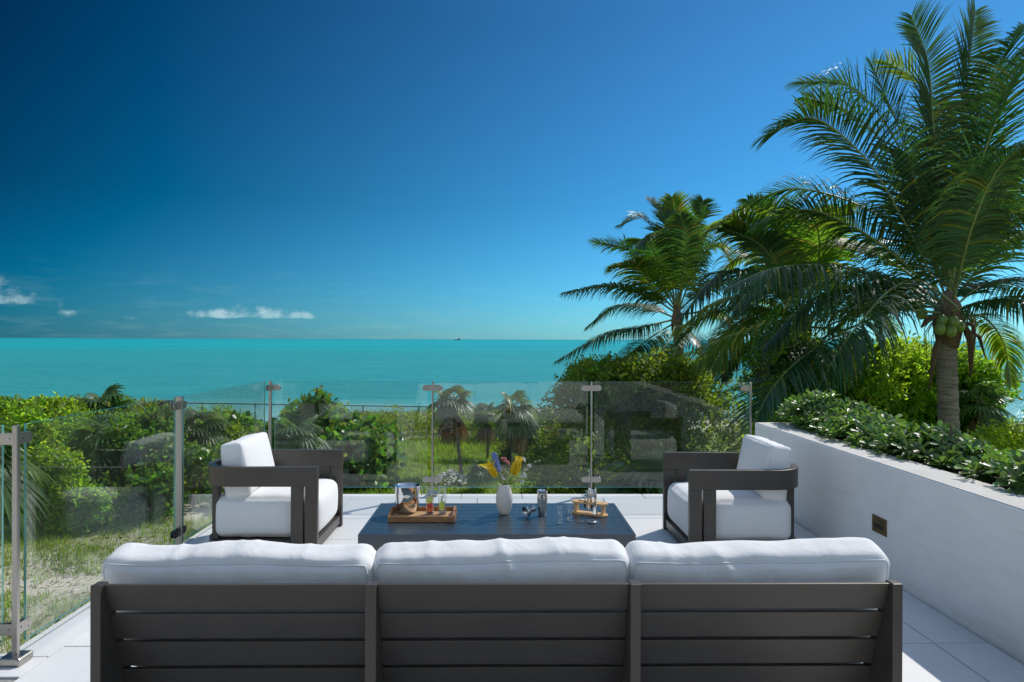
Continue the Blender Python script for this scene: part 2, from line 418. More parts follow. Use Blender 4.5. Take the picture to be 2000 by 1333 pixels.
M['rock'] = simple('pale_limestone', (.50, .46, .39), .9, var=.25, scale=6, bdist=.01)
# ground: sand with litter and green film
m, t, out = newmat('sandy_ground')
pos = t.add('ShaderNodeNewGeometry').outputs['Position']
n1 = t.noise(pos, .35, 6, .62); n2 = t.noise(pos, 3.5, 6, .7); n3 = t.noise(pos, 14, 4, .7)
sepg = t.add('ShaderNodeSeparateXYZ'); t.link(pos, sepg.inputs[0])
sand = t.mix(t.maprange(n2, .3, .7), (.50, .44, .34), (.66, .60, .49))
sand = t.mix(t.maprange(n3, .52, .72, 0, .6), sand, (.27, .21, .14))
green = t.mix(t.maprange(n3, .3, .7), (.10, .15, .02), (.19, .25, .04))
lawn = t.maprange(sepg.outputs['X'], -8.0, -3.5, 0, 1)
gf = t.math('MULTIPLY', t.maprange(t.math('ADD', n1, t.math('MULTIPLY', n2, .35)), .62, .86), t.maprange(lawn, 0, 1, .8, 1))
gf = t.math('MAXIMUM', gf, t.math('MULTIPLY', lawn, t.maprange(sepg.outputs['Y'], 33, 38, 1, 0)))
beach = t.maprange(sepg.outputs['Z'], -3.9, -3.4, 0, 1)
c = t.mix(t.math('MULTIPLY', gf, beach), sand, green)
wetf = t.maprange(sepg.outputs['Z'], -5.0, -4.6, 1, 0)
c = t.mix(wetf, c, (.36, .32, .24))
p = principled(t, Base_Color=c, Roughness=.95); t.link(bump(t, t.math('ADD', n2, t.math('MULTIPLY', n3, .5)), .06, 1), p.inputs['Normal'])
t.link(p.outputs[0], out.inputs[0]); M['ground'] = m
# sea
m, t, out = newmat('turquoise_sea')
pos = t.add('ShaderNodeNewGeometry').outputs['Position']
sp_ = t.add('ShaderNodeSeparateXYZ'); t.link(pos, sp_.inputs[0])
dist = t.vmath('LENGTH', pos).outputs['Value']
big = t.noise(t.mapping(pos, (.12, 1, 1)), .012, 5, .6, dist=.5)
mid = t.noise(t.mapping(pos, (.25, 1, 1)), .10, 5, .6)
c0 = t.mix(t.maprange(dist, 60, 700), (.045, .285, .265), (.010, .385, .400))
c = t.mix(t.maprange(big, .35, .7), c0, t.mix(.6, c0, (.030, .240, .260)))
c = t.mix(t.maprange(mid, .5, .75, 0, .25), c, (.07, .36, .37))
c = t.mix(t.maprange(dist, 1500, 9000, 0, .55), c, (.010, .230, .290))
fin = t.noise(t.mapping(pos, (.22, 1, 1)), .55, 4, .65); vf = t.noise(t.mapping(pos, (.30, 1, 1)), 2.2, 3, .65)
c = t.mix(t.maprange(fin, .40, .68, 0, .75), c, t.mix(.5, c, (.004, .15, .18)))
c = t.mix(t.math('MULTIPLY', t.maprange(vf, .5, .75, 0, .35), t.maprange(dist, 60, 500, 1, 0)), c, (.10, .42, .42))
cap = t.noise(t.mapping(pos, (.35, 1, 1)), .9, 2, .5)
c = t.mix(t.math('MULTIPLY', t.maprange(cap, .795, .83), t.maprange(dist, 80, 2500, .5, .9)), c, (.75, .85, .85))
shore = t.maprange(t.math('ADD', sp_.outputs['Y'], t.math('MULTIPLY', mid, 14)), 52, 82, 1, 0)
c = t.mix(t.math('MULTIPLY', shore, .85), c, (.36, .60, .55))
hgt = t.math('ADD', t.math('MULTIPLY', t.noise(t.mapping(pos, (.45, 1, 1)), .35, 3, .6), .45),
             t.math('ADD', t.math('MULTIPLY', t.noise(t.mapping(pos, (.6, 1, 1)), 1.6, 3, .6), .16), t.math('MULTIPLY', t.noise(pos, 7, 2, .6), .035)))
nb = bump(t, hgt, 1.0, 1.0)
df = t.add('ShaderNodeBsdfDiffuse'); t.link(c, df.inputs[0]); t.link(nb, df.inputs['Normal'])
gl = t.add('ShaderNodeBsdfGlossy'); gl.inputs['Roughness'].default_value = .16; gl.inputs[0].default_value = (1, 1, 1, 1); t.link(nb, gl.inputs['Normal'])
fr = t.add('ShaderNodeFresnel'); fr.inputs['IOR'].default_value = 1.33; t.link(nb, fr.inputs['Normal'])
mx = t.add('ShaderNodeMixShader'); t.link(t.math('MINIMUM', fr.outputs[0], .16), mx.inputs[0]); t.link(df.outputs[0], mx.inputs[1]); t.link(gl.outputs[0], mx.inputs[2])
t.link(mx.outputs[0], out.inputs[0]); M['sea'] = m

# ================================================================== LARGE STRUCTURE
GZ = -3.2; SEA = -5.0
def shore_y(x): return 46 + 3*math.sin(x*.05+1) + 0*x
def ground_z(x, y):
    z = GZ + .12*noise.noise((x*.25, y*.25, 0)) + .25*noise.noise((x*.07, y*.07, 5))
    ys = shore_y(x); k = (y-(ys-9))/11.0
    if k > 0: z -= min(k, 3.0)*1.75 + .0
    return max(z, -11)
xs = np.concatenate([np.linspace(-120, -30, 16)[:-1], np.linspace(-30, 40, 110)[:-1], np.linspace(40, 160, 18)])
ys_ = np.concatenate([np.linspace(-40, 6, 12)[:-1], np.linspace(6, 62, 100)[:-1], np.linspace(62, 200, 22)])
V = [(x, y, ground_z(x, y)) for y in ys_ for x in xs]
nx = len(xs); F = [(j*nx+i, j*nx+i+1, (j+1)*nx+i+1, (j+1)*nx+i) for j in range(len(ys_)-1) for i in range(nx-1)]
tag(link('ground', np_mesh('ground', V, F, M['ground'], True)), 'sandy ground with scrub and grass sloping down to the beach', kind='structure')
# sea: rings outwards to the horizon, with low real swell nearby
sv = [(-60000, 30, SEA), (60000, 30, SEA), (60000, 70000, SEA), (-60000, 70000, SEA)]
tag(link('sea', np_mesh('sea', sv, [(0, 1, 2, 3)], M['sea'])), 'turquoise sea stretching to a straight horizon', kind='structure')

# --- terrace
XL, XR, YF, YB = -2.185, 2.505, 6.62, -2.6
terr = empty('terrace_floor', kind='structure', label='pale grey tiled terrace floor with a narrow edge border')
mb = MB(); mb.box((-2.40, YB, -3.6), (3.75, 6.84, -.03)); mb.box((-6.5, YB, -3.6), (-2.40, 3.36, -.03))
mb.build('slab', M['slab'], terr)
mb = MB(); mb.box((-2.38, YB, -.03), (XR, 6.82, -.0045)); mb.box((-6.5, YB, -.03), (-2.38, 3.34, -.0045))
mb.build('joint_bed', M['grout'], terr)
def tile_mesh(wx, wy):
    b = MB(); g = .003
    b.box((-wx/2+g, -wy/2+g, -.0042), (wx/2-g, wy/2-g, .006)); return b.mesh('tile', M['tile'])
_tm = {}
def put_tile(x0, x1, y0, y1, name='tile'):
    k = (round(x1-x0, 3), round(y1-y0, 3))
    if k not in _tm: _tm[k] = tile_mesh(*k)
    o = link(name, _tm[k], terr, ((x0+x1)/2, (y0+y1)/2, random.uniform(-.0004, .0004)))
    bv = o.modifiers.new('bevel', 'BEVEL'); bv.width = .002; bv.segments = 1
ycuts = [YF-.73-.61*k for k in range(0, 14)]; ycuts = [YF]+[y for y in ycuts if y > -2.0]+[-2.6]
xc = [XL, -1.44, -.22, 1.0, 2.22, XR]
for j in range(len(ycuts)-1):
    y1, y0 = ycuts[j], ycuts[j+1]
    for i in range(len(xc)-1): put_tile(xc[i], xc[i+1], y0, y1)
    if y1 < 3.4:
        for x0, x1 in ((-3.4, XL), (-4.62, -3.4), (-5.84, -4.62)): put_tile(x0, x1, y0, min(y1, 3.14))
x = XL
while x < XR-.05:
    x1 = min(x+.60, XR); put_tile(x, x1, YF, 6.82, 'border_tile'); x = x1
y = 3.34
while y < 6.80:
    y1 = min(y+.60, 6.82); put_tile(-2.36, XL, y, y1, 'border_tile'); y = y1
for x0, x1 in ((-2.36, XL), (-3.4, -2.36), (-4.62, -3.4), (-5.84, -4.62)): put_tile(x0, x1, 3.14, 3.34, 'border_tile')
mb = MB(); mb.box((-2.405, 3.36, -.03), (-2.372, 6.84, .004)); mb.build('edge_trim', M['slab'], terr, bevel=.002)
mb = MB(); mb.box((-6.5, 3.352, -.03), (-2.405, 3.38, .004)); mb.build('edge_trim', M['slab'], terr, bevel=.002)

# --- planter wall on the right
WX0, WX1, WH, WY1 = 2.51, 2.77, .74, 6.70
pw = empty('planter_wall', (2.51, 3, 0), label='white stucco planter wall with bare cement top along the right of the terrace', cat='wall')
def pbuild(b, name, mat, parent, **k):
    o = b.build(name, mat, parent, **k)
    o.location = -Vector(parent.location) if parent.type == 'EMPTY' else (0, 0, 0); return o
mb = MB()
mb.box((WX0, YB, -.02), (WX1, WY1, WH-.003)); mb.box((WX1, 6.45, -3.4), (3.62, WY1, WH-.003)); mb.box((2.72, YB, -3.4), (WX1-.002, WY1-.01, -.02))
pbuild(mb, 'wall', M['stucco'], pw, bevel=.012, seg=3)
mb = MB(); mb.box((3.42, YB, -3.4), (3.62, 6.45, WH-.003)); pbuild(mb, 'outer_wall', M['stucco'], pw)
mb = MB(); mb.prism([(WX0+.009, YB), (WX1, YB), (WX1, 6.45), (3.42, 6.45), (3.42, YB), (3.612, YB), (3.612, WY1-.009), (WX0+.009, WY1-.009)], WH-.006, WH+.0005)
pbuild(mb, 'wall_top', M['walltop'], pw)
mb = MB(); mb.box((WX1, YB, .3), (3.42, 6.45, WH-.09)); pbuild(mb, 'soil', M['soil'], pw)

# --- step light in the wall
sl = empty('wall_light', (WX0, 4.47, .33), label='small rectangular brass step light recessed in the white planter wall', cat='light fitting')
mb = MB()
y0, y1, z0, z1 = -.085, .085, -.055, .055
mb.box((-.006, y0, z0), (.004, y1, z0+.03)); mb.box((-.006, y0, z1-.022), (.004, y1, z1)); mb.box((-.006, y0, z0+.03), (.004, y0+.03, z1-.022)); mb.box((-.006, y1-.03, z0+.03), (.004, y1, z1-.022))
mb.build('frame', M['brass'], sl, bevel=.0015)
mb = MB(); mb.box((-.0015, y0+.03, z0+.03), (.004, y1-.03, z1-.022)); mb.build('recess', M['brassdark'], sl)
mb = MB(); mb.add([(-.010, y0+.03, z1-.022), (-.010, y1-.03, z1-.022), (-.0018, y1-.03, z1-.05), (-.0018, y0+.03, z1-.05), (-.006, y0+.03, z1-.022), (-.006, y1-.03, z1-.022)],
       [(0, 1, 2, 3), (4, 3, 2, 5), (0, 4, 5, 1)]); mb.build('hood', M['brass'], sl)

# --- house front behind the camera (seen mirrored in the glass and the sofa frame)
hs = empty('house', (0, -2.9, 0), label='white house front with dark glass doors behind the terrace', cat='house')
mb = MB(); mb.box((.9, -3.2, -.02), (7.5, -2.6, 3.1)); mb.box((-7.5, -3.2, -.02), (-5.2, -2.6, 3.1)); mb.box((-5.2, -3.2, 2.5), (.9, -2.6, 3.1)); pbuild(mb, 'wall', M['stucco'], hs)
mb = MB(); mb.box((-7.8, -3.2, 3.1), (7.8, -2.0, 3.35)); pbuild(mb, 'roof', M['slab'], hs)
mdoor = simple('dark_door_glass', (.015, .018, .02), .05, 0, var=.1)
for k in range(4):
    x0 = -5.2+k*1.525
    mb = MB(); mb.box((x0, -2.95, 0.01), (x0+.07, -2.88, 2.5)); mb.box((x0+1.455, -2.95, 0.01), (x0+1.524, -2.88, 2.5)); mb.box((x0+.07, -2.95, 2.42), (x0+1.455, -2.88, 2.5)); mb.box((x0+.07, -2.95, .01), (x0+1.455, -2.88, .10))
    dr = pbuild(mb, 'door_frame', M['frame'], hs)
    g = MB().box((x0+.07, -2.93, .10), (x0+1.455, -2.90, 2.42)).build('door_pane', mdoor, dr)

# ================================================================== GLASS RAILING
def post(x, y, sx, sy, h=1.135):
    p = MB(); p.box((x-sx/2, y-sy/2, .04), (x+sx/2, y+sy/2, h)); return p
def pane(parent_name, p0, p1, z0, z1, label):
    """thin slab of glass from p0 to p1 (plan), green edges"""
    a = Vector((*p0, 0)); b = Vector((*p1, 0)); L = (b-a).length; ang = math.atan2(b.y-a.y, b.x-a.x)
    o = MB(); th = .006
    vs = [(0,-th,z0),(L,-th,z0),(L,th,z0),(0,th,z0),(0,-th,z1),(L,-th,z1),(L,th,z1),(0,th,z1)]
    o.add(vs, [(0,1,5,4),(2,3,7,6)], 0); o.add(vs, [(0,3,2,1),(4,5,6,7),(1,2,6,5),(3,0,4,7)], 1)
    return o.build('glass_panel', [M['pane'], M['paneedge']], None, loc=(a.x, a.y, 0), rot=(0, 0, ang))
PZ0, PZ1 = .088, 1.135
YG = 6.75; XG = -2.30
rail_posts = [
  (XG, 3.28, .026, .022, 'steel railing post nearest the camera at the left corner of the terrace', [(-1, 0), (0, 1)]),
  (XG, 4.92, .056, .018, 'steel railing post halfway along the left glass rail behind the sofa corner', [(0, -1), (0, 1)]),
  (hit(528, 800, Y=YG).x, YG, .028, .028, 'steel corner post of the railing behind the left armchair', [(1, 0), (0, -1)]),
  (hit(845, 800, Y=YG).x, YG, .017, .045, 'steel railing post straight behind the tray and drinks', [(-1, 0), (1, 0)]),
  (hit(1155, 800, Y=YG).x, YG, .017, .045, 'steel railing post straight behind the bamboo bar tool caddy', [(-1, 0), (1, 0)]),
  (hit(1465, 800, Y=YG).x, YG, .020, .045, 'last steel railing post beside the white planter wall', [(-1, 0)]),
]
def clamp(parent, x, y, z, dirs, sc=1.0, black=False):
    c = Vector((x, y, z))
    for d in dirs:
        ang = math.atan2(d[1], d[0])
        for side in (-1, 1):
            b = MB(); pts = []
            L = .100; hh = .0275
            for k in range(13):
                a = -PI/2+PI*k/12; pts.append((L-hh+hh*math.cos(a), hh*math.sin(a)))
            pts = [(0, -hh)]+pts+[(0, hh)]
            b.prism(pts, side*.009-.0025, side*.009+.0025, Matrix.Rotation(PI/2, 4, 'X'))
            b.build('clamp', M['blackcap'] if black else M['steel'], parent, bevel=.0012, loc=(x-parent.location.x, y-parent.location.y, z), rot=(0, 0, ang))
        for (u, v_) in ((.028, 0), (.072, .014), (.072, -.014)):
            b = MB(); b.lathe([(.006 if v_ == 0 else .0028, -.0145), (.006 if v_ == 0 else .0028, .0145)], 10, Matrix.Translation((u, 0, v_)) @ Matrix.Rotation(PI/2, 4, 'X'))
            b.build('screw', M['darkchrome'], parent, loc=(x-parent.location.x, y-parent.location.y, z), rot=(0, 0, ang))
for i, (x, y, sx, sy, lab, dirs) in enumerate(rail_posts):
    r = empty('railing_post', (x, y, 0), label=lab, cat='railing post', group='steel posts of the glass railing')
    mb = MB(); mb.box((-sx/2, -sy/2, .02), (sx/2, sy/2, 1.135)); mb.build('post', M['steel'], r, bevel=.003)
    mb = MB(); mb.box((-.052, -.052, .0065), (.052, .052, .045)); mb.build('base_cover', M['steel'], r, bevel=.010, seg=3)
    clamp(r, x, y, 1.070, dirs); clamp(r, x, y, .165, dirs, black=(i == 1))
def gp(p0, p1, lab):
    tag(pane('glass_panel', p0, p1, PZ0, PZ1, lab), lab, 'glass panel', 'clear glass panels of the terrace railing')
X_ = lambda px: hit(px, 800, Y=YG).x
gp((XG-1.35, 3.28), (XG-.062, 3.28), 'glass panel cut off by the left edge of the photo, left of the nearest post')
gp((XG, 3.342), (XG, 4.86), 'angled glass panel between the two left posts in front of the sandy bank')
gp((XG, 4.985), (XG, 6.69), 'angled glass panel behind the left armchair running to the corner post')
gp((X_(537), YG), (X_(835), YG), 'glass panel straight behind the left armchair, sea grape bush showing through')
gp((X_(849), YG), (X_(1148), YG), 'middle glass panel of the far railing, behind the flower vase')
gp((X_(1161), YG), (X_(1459), YG), 'right glass panel of the far railing, mirroring the right armchair')

# ================================================================== FURNITURE
def cushion_mesh(L, D, H, r=.05, puff=(.03, .03, .03), wr=.006, seed=0, n=(34, 12, 14), taper=0.0, crown=0.0, sag=0.0, seams=()):
    """rounded, stuffed box centred at the origin: L along x, D along y, H along z"""
    bm = bmesh.new(); half = Vector((L/2, D/2, H/2))
    def axis(h, k):
        base = [(-h)+(2*h)*i/k for i in range(k+1)]
        ext = [-h+r*.25, -h+r*.6, h-r*.6, h-r*.25]
        return sorted(set([round(v, 5) for v in base+ext]))
    A = [axis(half[i], n[i]) for i in range(3)]
    idx = {}
    def vert(p):
        k = tuple(round(c, 5) for c in p)
        if k in idx: return idx[k]
        q = Vector(p); inner = Vector([max(-half[i]+r, min(half[i]-r, q[i])) for i in range(3)])
        d = q-inner
        if d.length > 1e-7: q = inner + d.normalized()*r
        u = Vector([p[i]/half[i] for i in range(3)])
        g = lambda a: max(0., 1-abs(a)**2.6)
        q.x += puff[0]*math.copysign(1, u.x)*(abs(u.x)**6)*g(u.y)*g(u.z)
        q.y += puff[1]*math.copysign(1, u.y)*(abs(u.y)**6)*g(u.x)*g(u.z)
        q.z += puff[2]*math.copysign(1, u.z)*(abs(u.z)**6)*g(u.x)*g(u.y)
        # stuffing: soft lumps plus creases gathered along the top rear seam
        s = seed*7.3
        lump = noise.noise((q.x*3.0+s, q.y*3.0, q.z*3.0))*wr*1.3 + noise.noise((q.x*9+s, q.y*9, q.z*9+3))*wr*.35
        edge = max(0., (abs(u.z)-.25))*g(u.x*.9)
        cre = (abs(noise.noise((q.x*11+s*2+q.z*5, q.y*4, q.z*2.0+9)))**.7)*wr*2.0*edge
        nrm = Vector((u.x**5, u.y**5, u.z**5)); nrm = nrm.normalized() if nrm.length > 1e-5 else Vector((0, 0, 0))
        q += nrm*(lump-cre)
        if taper: q.y *= 1-taper*(u.z*.5+.5)
        if crown: q.z += crown*noise.noise((u.x*1.3+s, 2.2, s))*(.5+.5*u.z)
        if sag: q.z -= sag*(1-u.x*u.x)*(.5+.5*u.z)
        v = bm.verts.new(q); idx[k] = v; return v
    for ax in range(3):
        o1, o2 = [(1, 2), (0, 2), (0, 1)][ax]
        for s in (-1, 1):
            for i in range(len(A[o1])-1):
                for j in range(len(A[o2])-1):
                    P = []
                    for (a, b) in ((i, j), (i+1, j), (i+1, j+1), (i, j+1)):
                        p = [0, 0, 0]; p[ax] = s*half[ax]; p[o1] = A[o1][a]; p[o2] = A[o2][b]; P.append(vert(p))
                    try: bm.faces.new(P)
                    except ValueError: pass
    bmesh.ops.recalc_face_normals(bm, faces=bm.faces)
    me = bpy.data.meshes.new('cushion'); bm.to_mesh(me)
    # seam path round the rear upper rim, lifted from the real surface
    rim = {}
    for key, v in idx.items(): rim[key] = v.co.copy()
    bm.free(); me.materials.append(M['cloth']); me.polygons.foreach_set('use_smooth', [True]*len(me.polygons))
    return me, rim, A, half
def seam(rim, A, half, which, parent, rr=.0035):
    """piping: 'rear' = loop on the -y face edge, 'front' = +y face edge, 'left'/'right' = x face edges"""
    pts = []
    if which in ('rear', 'front'):
        y = -half.y if which == 'rear' else half.y; y = round(y, 5)
        X, Z = A[0], A[2]; hx, hz = round(half.x, 5), round(half.z, 5)
        loop = [(x, y, -hz) for x in X]+[(hx, y, z) for z in Z[1:]]+[(x, y, hz) for x in X[::-1][1:]]+[(-hx, y, z) for z in Z[::-1][1:-1]]
    else:
        x = round(-half.x if which == 'left' else half.x, 5)
        Y, Z = A[1], A[2]; hy, hz = round(half.y, 5), round(half.z, 5)
        loop = [(x, y, -hz) for y in Y]+[(x, hy, z) for z in Z[1:]]+[(x, y, hz) for y in Y[::-1][1:]]+[(x, -hy, z) for z in Z[::-1][1:-1]]
    for k in loop:
        kk = tuple(round(c, 5) for c in k)
        if kk in rim: pts.append(rim[kk])
    # drop coincident points
    out = [pts[0]]
    for p in pts[1:]:
        if (p-out[-1]).length > .004: out.append(p)
    MB().tube(out, rr, 6, closed=True).build('piping', M['piping'], parent, smooth=True)
def cushion(name, parent, loc, rot, seams=('rear',), **kw):
    me, rim, A, half = cushion_mesh(**kw)
    o = link(name, me, parent, loc, rot)
    for s_ in seams: seam(rim, A, half, s_, o)
    return o

# ---- sofa (seen from behind)
sofa = empty('sofa', (0.002, 2.18, 0), label='long three seat sofa with dark slatted back and white cushions, back to the camera', cat='sofa')
SX = 1.299; TOPZ = .765
def slat_y(z): return .015 + (TOPZ-z)*.34          # slats lean: lower ones stand further forward
# end and middle uprights (tapered fins)
for xx, wdt in ((-SX+.0165, .033), (-.414, .036), (.434, .034), (SX-.0165, .033)):
    pr = [(0.0, .03), (0.0, TOPZ), (.045, TOPZ), (.045+(TOPZ-.33)*.36+.02, .33), (.045+(TOPZ-.33)*.36+.02, .03)]
    b = MB(); n_ = len(pr)
    vs = [(xx-wdt/2, a, z) for a, z in pr]+[(xx+wdt/2, a, z) for a, z in pr]
    b.add(vs, [tuple(range(n_)), tuple(range(2*n_-1, n_-1, -1))]+[(i, n_+i, n_+(i+1) % n_, (i+1) % n_) for i in range(n_)])
    b.build('upright', M['frame'], sofa, bevel=.003)
bays = [(-SX+.033, -.432), (-.396, .417), (.451, SX-.033)]
zt = TOPZ-.004
for (x0, x1) in bays:
    z1 = zt
    for k in range(4):
        z0 = z1-.094
        ya, yb = slat_y(z1), slat_y(z0)
        b = MB(); th = .018
        vs = [(x0, yb, z0), (x1, yb, z0), (x1, yb+th, z0), (x0, yb+th, z0), (x0, ya, z1), (x1, ya, z1), (x1, ya+th, z1), (x0, ya+th, z1)]
        b.add(vs, [(0,3,2,1),(4,5,6,7),(0,1,5,4),(1,2,6,5),(2,3,7,6),(3,0,4,7)])
        b.build('slat', M['frame'], sofa, bevel=.002)
        z1 = z0-.0125
# seat platform, front legs and low arms
mb = MB(); mb.box((-SX+.034, .22, .20), (SX-.034, .95, .26)); mb.build('seat_frame', M['frame'], sofa, bevel=.004)
for s_ in (-1, 1):
    xo = s_*(SX-.016)
    mb = MB(); mb.box((xo-.016, .22, .20), (xo+.016, .95, .26)); mb.box((xo-.016, .77, .03), (xo+.016, .95, .54)); mb.box((xo-.016, .205, .44), (xo+.016, .77, .54))
    mb.build('arm', M['frame'], sofa, bevel=.004)
for k, (cx, L_) in enumerate(((-.845, .86), (0.012, .855), (.868, .86))):
    cushion('seat_cushion', sofa, (cx, .56, .345), (0, 0, 0), seams=(), L=L_, D=.76, H=.17, r=.055, puff=(.012, .02, .022), wr=.006, seed=k+20, n=(16, 14, 5))
specs = [(-.895, .915, -.006, 1, R(.7)), (0.004, .880, .002, 2, R(-.2)), (.890, .905, 0.0, 3, R(-.5))]
for cx, L_, dz, sd_, tlt in specs:
    cushion('back_cushion', sofa, (cx, .232, .622+dz), (R(14), tlt, 0), seams=('rear', 'front'), L=L_, D=.17, H=.43, r=.055, puff=(.012, .022, .014), wr=.0105, seed=sd_, n=(84, 12, 26), taper=.02, crown=.012)

# ---- armchair: faces +x in its own frame; band curves round the back
def armchair(loc, mirror, label, seed):
    ch = empty('armchair', loc, 0, label=label, cat='armchair', group='two curved metal armchairs facing each other')
    s = -1 if mirror else 1
    Dx, Wy, T = .85, .80, .045
    rc = .24; AH, BB = .635, .495
    def ushape(off, rr):
        """plan outline of the U, front at x=0, back at x=-Dx; off = inset"""
        pts = [(0, off)]
        x_b = -Dx+off; y0, y1 = off, Wy-off
        for k in range(9):
            a = PI/2*k/8; pts.append((x_b+rr-rr*math.sin(a), y0+rr-rr*math.cos(a)))
        for k in range(9):
            a = PI/2*k/8; pts.append((x_b+rr-rr*math.cos(a), y1-rr+rr*math.sin(a)))
        pts.append((0, y1)); return pts
    outer, inner = ushape(0, rc), ushape(T, rc-T)
    def uband(z0, z1, name, o_=outer, i_=inner, bev=.003):
        b = MB(); n_ = len(o_)
        ring = [(s*x, y) for x, y in o_]; rin = [(s*x, y) for x, y in i_]
        vs = [(x, y, z0) for x, y in ring]+[(x, y, z0) for x, y in rin]+[(x, y, z1) for x, y in ring]+[(x, y, z1) for x, y in rin]
        fs = []
        for k in range(n_-1):
            fs += [(k, k+1, n_+k+1, n_+k), (2*n_+k, 3*n_+k, 3*n_+k+1, 2*n_+k+1), (k, 2*n_+k, 2*n_+k+1, k+1), (n_+k, n_+k+1, 3*n_+k+1, 3*n_+k)]
        for k in (0, n_-1): fs.append((k, n_+k, 3*n_+k, 2*n_+k))
        b.add(vs, fs); o = b.build(name, M['frame'], ch, bevel=bev); return o
    uband(BB, AH, 'arm_band')
    # front uprights: two flat posts with a slot between them
    for yy in (0, Wy-T):
        for (xa, xb) in ((-.088, 0), (-.188, -.101)):
            MB().box((min(s*xa, s*xb), yy, .008), (max(s*xa, s*xb), yy+T, BB)).build('upright', M['frame'], ch, bevel=.003)
        MB().box((min(s*-.101, s*-.088), yy+.002, .008), (max(s*-.101, s*-.088), yy+T-.002, .055)).build('foot_plate', M['frame'], ch)
    # base tray with rounded back
    o2 = [(x, y) for x, y in ushape(.004, rc)]; o2[0] = (-.01, .004+T); o2[-1] = (-.01, Wy-T-.004)
    o2.insert(1, (-.19, .004+T)); o2.insert(2, (-.19, .004)); o2.insert(-1, (-.19, Wy-.004)); o2.insert(-2, (-.19, Wy-T-.004))
    o2[-2], o2[-3] = o2[-2], o2[-3]
    ok = [(-.012, T+.004), (-.192, T+.004), (-.192, .004)]+[p for p in ushape(.004, rc)[1:-1]]+[(-.192, Wy-.004), (-.192, Wy-T-.004), (-.012, Wy-T-.004)]
    MB().prism([(s*x, y) for x, y in ok], .035, .100).build('base', M['frame'], ch, bevel=.003)
    # rear support
    for yy in (Wy/2-.16, Wy/2+.06):
        MB().box((min(s*(-Dx+.006), s*(-Dx+.038)), yy, .10), (max(s*(-Dx+.006), s*(-Dx+.038)), yy+.10, BB)).build('rear_support', M['frame'], ch, bevel=.003)
    xa = [-Dx+.075, -Dx+.115]
    for yy in (.085, Wy-.085-.03):
        MB().box((min(s*xa[0], s*xa[1]), yy, .10), (max(s*xa[0], s*xa[1]), yy+.03, BB)).build('rear_support', M['frame'], ch, bevel=.003)
    cushion('seat_cushion', ch, (s*-.395, Wy/2, .258), (0, 0, 0), seams=(), L=.755, D=.665, H=.305, r=.065, puff=(.022, .012, .022), wr=.006, seed=seed, n=(22, 20, 9))
    # back cushion: length runs across the chair, leaning back
    me, rim, A, half = cushion_mesh(L=.60, D=.185, H=.40, r=.035, puff=(.010, .032, .006), wr=.006, seed=seed+5, n=(30, 10, 22), taper=.16)
    Rm = Matrix.Rotation(R(90)*s, 4, 'Z') @ Matrix.Rotation(R(-9), 4, 'X')
    bc = link('back_cushion', me, ch); bc.matrix_local = Matrix.Translation((s*(-.665 if mirror else -.625), Wy/2-.01, .595)) @ Rm
    seam(rim, A, half, 'rear', bc, .003); seam(rim, A, half, 'front', bc, .003)
    return ch
armchair((-1.303, 4.88, 0), False, 'left armchair with bronze metal band and white cushions, facing right toward the table', 31)
armchair((1.331, 4.77, 0), True, 'right armchair with bronze metal band and white cushions, beside the planter wall', 47)

# ---- coffee table
TZ = .33; TX0, TX1, TY0, TY1 = -.887, .853, 4.27, 5.085
ct = empty('coffee_table', ((TX0+TX1)/2, (TY0+TY1)/2, 0), label='low wide dark metal coffee table with slatted top in the middle', cat='table')
cx, cy = ct.location.x, ct.location.y; hx = (TX1-TX0)/2; hy = (TY1-TY0)/2
for (a, b) in (((-hx, -hy, .02), (hx, -hy+.03, TZ)), ((-hx, hy-.03, .02), (hx, hy, TZ)), ((-hx, -hy+.03, .02), (-hx+.03, hy-.03, TZ)), ((hx-.03, -hy+.03, .02), (hx, hy-.03, TZ))):
    MB().box(a, b).build('apron', M['table'], ct, bevel=.002)
ns = 8; wy = (2*hy-.06-.004)/ns
for k in range(ns):
    y0 = -hy+.032+k*wy
    MB().box((-hx+.0315, y0+.0025, TZ-.018), (hx-.0315, y0+wy-.0025, TZ-.0006)).build('slat', M['table'], ct, bevel=.0015)
MB().box((-hx+.031, -hy+.031, TZ-.06), (hx-.031, hy-.031, TZ-.03)).build('under_panel', M['blackcap'], ct)

# ================================================================== THINGS ON THE TABLE
def tpt(px, py): return hit(px, py, Z=TZ)
